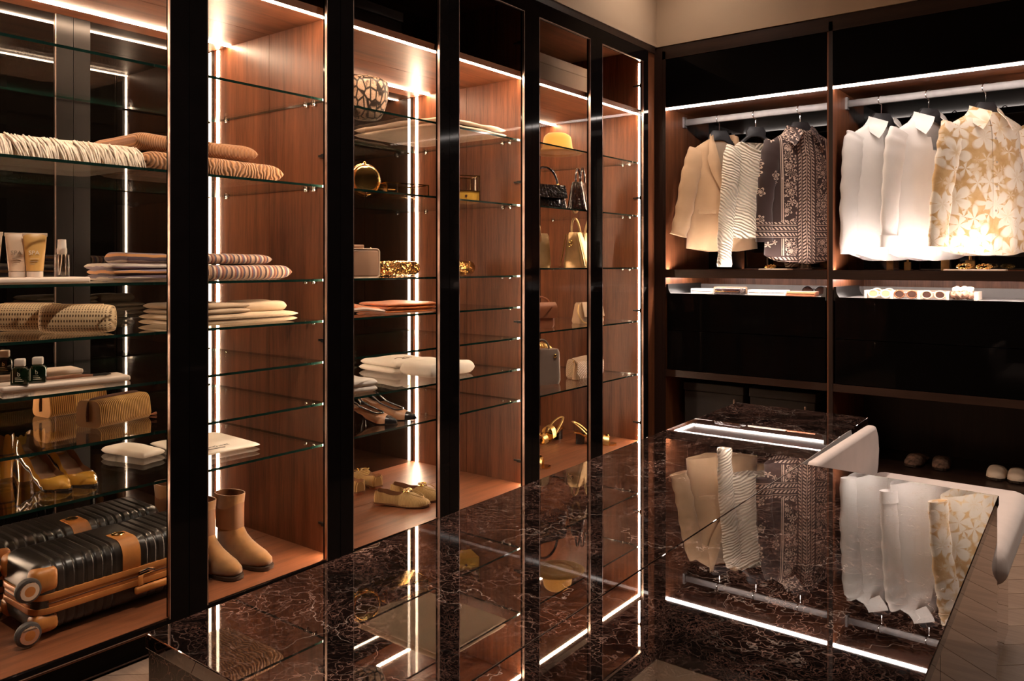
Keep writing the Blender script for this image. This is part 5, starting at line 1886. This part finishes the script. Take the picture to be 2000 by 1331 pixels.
    for i in range(buttons):
        z = -(vneck + .02) - (L - vneck - .10) * i / max(1, buttons - 1) if buttons > 1 else -vneck - .012
        b_ = bmesh.new()
        lathe(b_, [(.0005, -.003), (.0045, -.003), (.0055, -.001), (.0045, .0), (.0005, .0)] if collar == 'shirt' else [(.0005, -.004), (.009, -.004), (.0105, -.001), (.0005, .0)], 12, (0, front(0, z) - .005, z), 'y')
        obj('button', b_, button_mat, t_)
    return t_


def tube_flat(bm, path, rad, n, flat):
    """sleeve: rings level with the garment's plane, flattened front to back, ends left open with a turned-in edge"""
    rings = []
    fr = frames([Vector(p) for p in path])
    for i, p in enumerate(path):
        tan = fr[i][0]
        side = Vector((0, 1, 0)).cross(tan).normalized()
        dep = tan.cross(side).normalized()
        rings.append([bm.verts.new(Vector(p) + side * rad[i] * math.cos(2 * PI * k / n) + dep * rad[i] * flat * math.sin(2 * PI * k / n)) for k in range(n)])
    last = rings[-1]
    c = sum((v.co for v in last), Vector()) / n
    back = (Vector(path[-2]) - Vector(path[-1])).normalized() * .02
    rings.append([bm.verts.new(c + (v.co - c) * .85 + back) for v in last])
    skin(bm, rings, caps=False)


def hanger(label, x, rot, wide=1.0, drop=.14):
    t_ = thing('clothes_hanger', label, 'hanger', (x, RAIL_Y, RAIL_TOP - drop), rot, 'black clothes hangers')
    b_ = bmesh.new()
    for s in (-1, 1):
        pass
    pts = [(-.042, .050), (.042, .050), (.060, .022), (.070 * wide, -.004), (.165 * wide, -.072), (.163 * wide, -.086), (.06, -.030), (.03, -.010), (0, -.006),
           (-.03, -.010), (-.06, -.030), (-.163 * wide, -.086), (-.165 * wide, -.072), (-.070 * wide, -.004), (-.060, .022)]
    prism(b_, pts, -.010, .012, 'xz', .004)
    obj('shoulder_bar', b_, 'graphite', t_, smooth=40)
    b_ = bmesh.new()
    rr = .026
    top = drop + .007
    path = [(0, 0, .044), (0, 0, .058), (.004, 0, .066)]
    cz = top - rr + .0
    path = [(0, 0, .046), (0, 0, .075)]
    a0 = -PI * .42
    cxx = -.006
    for k in range(17):
        a = a0 + (PI * 1.32) * k / 16
        path.append((-cxx - rr * math.cos(a), 0, cz + rr * math.sin(a)))
    tube(b_, catmull([path[0], path[1], path[2]] + path[3:], 3), .0029, 8)
    obj('hook', b_, 'chrome', t_)
    return t_


def slv(x1, z1, x2, z2, y=-.012, xs=.175, zs=-.095):
    """sleeve path from the shoulder to the cuff"""
    return [(xs, 0, zs + .012), (xs + .03, y * .5, zs - .045), ((xs + .03) * .45 + x1 * .55, y, z1 * .5 + zs * .5), (x1, y, z1), (x2, y, z2)]


TURN = math.radians(47)
hanger('graphite hanger holding the camel blazer', .284, TURN)
garment('blazer', 'camel wool blazer hanging nearest the room corner', 'jacket', .300, TURN, 'camel_wool', .66, .180, .225, .055, vneck=.36, vwid=.072, hem_curve=.02, collar='lapel', buttons=1,
        sleeve=[(-1, slv(.25, -.44, .285, -.58, -.03, .150)), (1, slv(.25, -.42, .26, -.60, -.0, .150))], slv_r=(.064, .052), cuffs=False, seed=1, button_mat='brown_button', fold=.006)
bl = bpy.data.objects['blazer']
for s in (-1,):
    b = bmesh.new(); rbox(b, (s * .125, -.070, -.44), (.11, .006, .024), .002); pk = obj('pocket_flap', b, 'camel_wool', bl)
hanger('graphite hanger holding the ivory cable sweater', .506, TURN, .8)
garment('cable_sweater', 'ivory cable-knit sweater with long sleeves hanging over the blazer', 'sweater', .512, TURN, 'ivory_cable',  .555, .16, .18, .048, neck=.11, vneck=.055, vwid=.105, hem_curve=.0, collar='band', shoulder=.045,
        sleeve=[(-1, slv(.215, -.50, .222, -.72, -.05, .135, -.06)), (1, slv(.205, -.50, .215, -.72, -.01, .135, -.06))], slv_r=(.062, .042), cuffs=False, seed=2, fold=.005, placket=False, drop=.182)
hanger('graphite hanger holding the brown scarf-print shirt', .760, TURN)
garment('printed_shirt', 'dark brown shirt with cream scarf print between sweater and divider', 'shirt', .765, TURN, 'paisley', .715, .19, .222, .055, hem_curve=.05, buttons=6, button_mat='brown_button',
        sleeve=[(-1, slv(.235, -.42, .235, -.62, -.03, .160)), (1, slv(.20, -.45, .17, -.66, .03, .16))], seed=3, fold=.005, slv_r=(.066, .044))
hanger('graphite hanger holding the white shirt beside the divider', 1.184, TURN)
garment('white_shirt', 'plain white shirt with spread collar hanging beside the divider', 'shirt', 1.195, TURN, 'white_shirt', .70, .185, .215, .055, vneck=.15, vwid=.062, hem_curve=.05, buttons=5, group='white shirts',
        sleeve=[(-1, slv(.212, -.43, .215, -.69, -.02, .150)), (1, slv(.23, -.43, .235, -.68, .0, .160))], seed=4, fold=.004)
hanger('graphite hanger holding the middle white shirt', 1.409, TURN)
garment('white_shirt', 'white satin shirt with open collar between plain and floral shirts', 'shirt', 1.412, TURN, 'white_shirt2', .705, .185, .22, .055, vneck=.19, vwid=.075, hem_curve=.04, buttons=1, group='white shirts',
        sleeve=[(-1, slv(.225, -.43, .235, -.66, -.01, .160)), (1, slv(.23, -.45, .235, -.70, .0, .165))], seed=5, fold=.005)
hanger('graphite hanger holding the gold floral shirt', 1.660, TURN)
garment('floral_shirt', 'gold and white floral print shirt at the right end of the rail', 'shirt', 1.660, TURN, 'floral', .685, .20, .245, .06, hem_curve=.035, buttons=6,
        sleeve=[(-1, slv(.265, -.42, .285, -.66, -.03, .175)), (1, slv(.26, -.42, .28, -.66, .0, .175))], slv_r=(.075, .05), seed=6, fold=.007)

# ================================================================== SMALL THINGS IN THE OPEN WARDROBE
TZ = .9556      # tray floor
SH = 1.0945     # shelf above the trays


def wallet(label, x, y, w, d, h, mat, rot=0.0, z=TZ):
    t_ = thing('wallet', label, 'wallet', (x, y, z), rot, 'wallets in the drawer')
    b_ = bmesh.new(); rbox(b_, (0, 0, h / 2), (w, d, h), .004); obj('body', b_, mat, t_)
    b_ = bmesh.new(); box(b_, (-w / 2 + .004, -d / 2 - .0008, h * .45), (w / 2 - .004, -d / 2 + .0008, h * .55)); obj('zip', b_, 'gold', t_)
    return t_


wallet('cream wallet at the left end of the drawer', .225, 4.44, .13, .09, .030, 'white_cloth', .1)
wallet('tan notebook wallet lying behind the dark one', .365, 4.50, .17, .10, .040, 'beige_leather', .05)
wallet('dark quilted wallet in the middle of the drawer', .41, 4.385, .16, .07, .036, 'croc_brown', -.1)
wallet('long cream wallet right of the dark quilted one', .625, 4.41, .21, .09, .030, 'white_cloth', .04)
wallet('brown leather wallet next to the divider', .815, 4.40, .15, .09, .026, 'brown_leather', .05)


def sunglasses(label, x, y, z, rot, mat='tortoise', lens='lens_dark', sc=1.0):
    t_ = thing('sunglasses', label, 'sunglasses', (x, y, z), rot, 'sunglasses')
    b_ = bmesh.new()
    for s in (-1, 1):
        tube(b_, [(s * .034 * sc + .027 * sc * math.cos(a), 0, .027 * sc + .022 * sc * math.sin(a)) for a in [2 * PI * k / 20 for k in range(20)]], .0038, 8, closed=True)
    tube(b_, [(-.010 * sc, 0, .034 * sc), (0, -.002, .038 * sc), (.010 * sc, 0, .034 * sc)], .003, 8)
    obj('frame', b_, mat, t_)
    for s in (-1, 1):
        b_ = bmesh.new(); lathe(b_, [(.0005, -.001), (.026 * sc, -.001), (.026 * sc, .001), (.0005, .001)], 20, (s * .034 * sc, 0, .027 * sc), 'y'); ln = obj('lens', b_, lens, t_)
        ln.scale = (1, 1, 1)
        b_ = bmesh.new(); tube(b_, [(s * .060 * sc, .002, .034 * sc), (s * .060 * sc, .06, .034 * sc), (s * .058 * sc, .10, .018 * sc)], .0026, 6); obj('temple', b_, mat, t_)
    return t_


sunglasses('thin dark sunglasses behind the brown wallet', .845, 4.50, TZ, .2, 'black_metal')
DX = [1.150, 1.272, 1.396, 1.520, 1.640]
t = thing('drawer_organizer', 'pale partitioned organizer holding the sunglasses in the drawer', 'organizer', (1.395, 4.43, TZ))
for x in DX:
    b = bmesh.new(); box(b, (x - 1.395 - .004, -.10, 0), (x - 1.395 + .004, .10, .040)); obj('partition', b, 'stone_white', t)
b = bmesh.new(); box(b, (-.249, .10, 0), (.249, .108, .040)); obj('back_rail', b, 'stone_white', t)
sunglasses('pale framed sunglasses in the leftmost partition', 1.212, 4.36, TZ, .05, 'cream_tube', 'nude_leather', .85)
sunglasses('dark tortoiseshell sunglasses in the second partition', 1.334, 4.36, TZ, .0, 'tortoise', 'lens_dark', .85)
sunglasses('pink framed sunglasses in the third partition', 1.458, 4.36, TZ, .0, 'pink_lacquer', 'lens_dark', .85)
sunglasses('pale framed sunglasses standing at the back of the leftmost partition', 1.212, 4.44, TZ + .006, .05, 'white_plastic', 'nude_leather', .85)
t = thing('hair_scrunchie', 'brown and cream gathered scrunchie in the rightmost partition', 'scrunchie', (1.580, 4.40, TZ), 0)
b = bmesh.new()
tube(b, [((.034 + .006 * math.sin(9 * a)) * math.cos(a), (.034 + .006 * math.sin(9 * a)) * math.sin(a), .024 + .004 * math.cos(11 * a)) for a in [2 * PI * k / 60 for k in range(60)]], [.017 + .004 * math.sin(k * 1.7) for k in range(60)], 10, closed=True)
obj('lower_gathers', b, 'fur', t)
b = bmesh.new()
tube(b, [((.030 + .006 * math.sin(9 * a)) * math.cos(a), (.030 + .006 * math.sin(9 * a)) * math.sin(a), .050 + .004 * math.cos(11 * a)) for a in [2 * PI * k / 60 for k in range(60)]], [.012 + .003 * math.sin(k * 1.7) for k in range(60)], 10, closed=True)
obj('upper_gathers', b, 'cream_wool', t)

# jewellery on the shelf below the clothes


def jewel_tray(label, x, y, w, n, group='jewellery trays'):
    t_ = thing('jewellery_tray', label, 'tray', (x, y, SH), 0, group)
    b_ = bmesh.new(); rbox(b_, (0, 0, .005), (w, .10, .010), .003); obj('base', b_, 'stone_white', t_)
    return t_


jewel_tray('pale jewellery tray under the scarf-print shirt', .66, 4.42, .16, 0)
jewel_tray('pale jewellery tray under the floral shirt', 1.63, 4.42, .26, 0)


def bracelet(label, x, y, z, r, tilt, group='gold bracelets'):
    b_ = bmesh.new()
    n = 18
    for k in range(n):
        a = 2 * PI * k / n
        c = Vector((r * math.cos(a), r * math.sin(a) * math.cos(tilt), r * math.sin(a) * math.sin(tilt) + r * math.sin(tilt) + .0035))
        tan = Vector((-math.sin(a), math.cos(a) * math.cos(tilt), math.cos(a) * math.sin(tilt)))
        nrm = Vector((0, -math.sin(tilt), math.cos(tilt))) if k % 2 else tan.cross(Vector((0, -math.sin(tilt), math.cos(tilt))))
        ln = [c + tan * (.0085 * math.cos(q)) * 1.0 + nrm * (.0055 * math.sin(q)) for q in [2 * PI * j / 10 for j in range(10)]]
        tube(b_, ln, .0017, 5, closed=True)
    return tag(obj('chain_bracelet', b_, 'gold', loc=(x, y, z)), label, 'bracelet', group)


bracelet('gold chain bracelet lying under the sweater sleeve', .63, 4.42, SH + .0102, .026, .25)
bracelet('gold chain bracelet on the tray under the floral shirt, left one', 1.585, 4.41, SH + .0102, .03, .35)
bracelet('gold chain bracelet on the tray under the floral shirt, right one', 1.668, 4.41, SH + .0102, .03, .3)


def perfume(label, x, y, h, w):
    t_ = thing('perfume_bottle', label, 'bottle', (x, y, SH), .1, 'perfume bottles')
    b_ = bmesh.new(); rbox(b_, (0, 0, h * .36), (w, w * .6, h * .72), .004); obj('body', b_, 'gold_soft', t_)
    b_ = bmesh.new(); lathe(b_, [(.0005, h * .72), (w * .22, h * .72), (w * .22, h), (.0005, h)], 16); obj('cap', b_, 'gold', t_)
    return t_


perfume('small gold perfume bottle behind the plain white shirt', 1.18, 4.74, .075, .035)
perfume('gold perfume bottle behind the gap beside the plain white shirt', 1.26, 4.78, .065, .035)
perfume('gold perfume bottle behind the satin shirt', 1.45, 4.74, .09, .04)
perfume('gold perfume bottle standing left of the floral hem', 1.56, 4.78, .08, .045)

# dim lower compartments
for i, (x, lb) in enumerate(((.30, 'charcoal lidded box in the low compartment, nearer the corner'), (.70, 'charcoal lidded box in the low compartment, nearer the divider'))):
    t = thing('lidded_box', lb, 'box', (x, 4.60, .0805), 0, 'charcoal boxes')
    b = bmesh.new(); rbox(b, (0, 0, .15), (.36, .40, .30), .006); obj('body', b, 'dim_box', t)
    b = bmesh.new(); rbox(b, (0, 0, .325), (.37, .41, .05), .006); obj('lid', b, 'dim_box', t)
    b = bmesh.new(); rbox(b, (.13, -.206, .25), (.012, .008, .05), .003); obj('tab', b, 'bronze', t)
MULE = [(0, .022, .010, .014, 0, 0), (.1, .030, .010, .014, 0, 0), (.4, .030, .010, .014, 0, 0), (.52, .036, .010, .045, 0, 0), (.68, .043, .010, .058, 0, 0), (.85, .040, .010, .045, 0, 0), (.96, .026, .011, .030, 0, 0), (1, .010, .013, .020, 0, 0)]


def slipper(label, x, y, rot, mat, group):
    t_ = thing('slipper', label, 'slipper', (x, y, .0808), rot, group)
    b_ = bmesh.new(); shoe_upper(b_, .25, MULE, 28); obj('upper', b_, mat, t_, smooth=60)
    b_ = bmesh.new(); sole(b_, .25, MULE, .010, .004); obj('sole', b_, 'dark_sole', t_)
    b_ = bmesh.new(); patch(b_, lambda s, q: (.125 + .03 * s, -.040 * math.cos(PI * q), .016 + .034 * math.sin(PI * q) ** .6), 3, 12, .006); obj('band', b_, mat, t_)
    return t_


for q, (u_, v_, lb) in enumerate(((1795, 908, 'leopard brown mule on the dark wardrobe floor, left one'), (1832, 912, 'leopard brown mule on the dark wardrobe floor, right one'))):
    p = place(u_, v_, .081); slipper(lb, p.x, p.y + .16, -PI / 2 - .1 + .2 * q, 'fur', 'brown mules')
for q, (u_, v_, lb) in enumerate(((1947, 932, 'cream slipper at the right edge of the picture, left one'), (1988, 938, 'cream slipper at the right edge of the picture, right one'))):
    p = place(u_, v_, .081); slipper(lb, p.x, p.y + .16, -PI / 2, 'cream_wool', 'cream slippers')
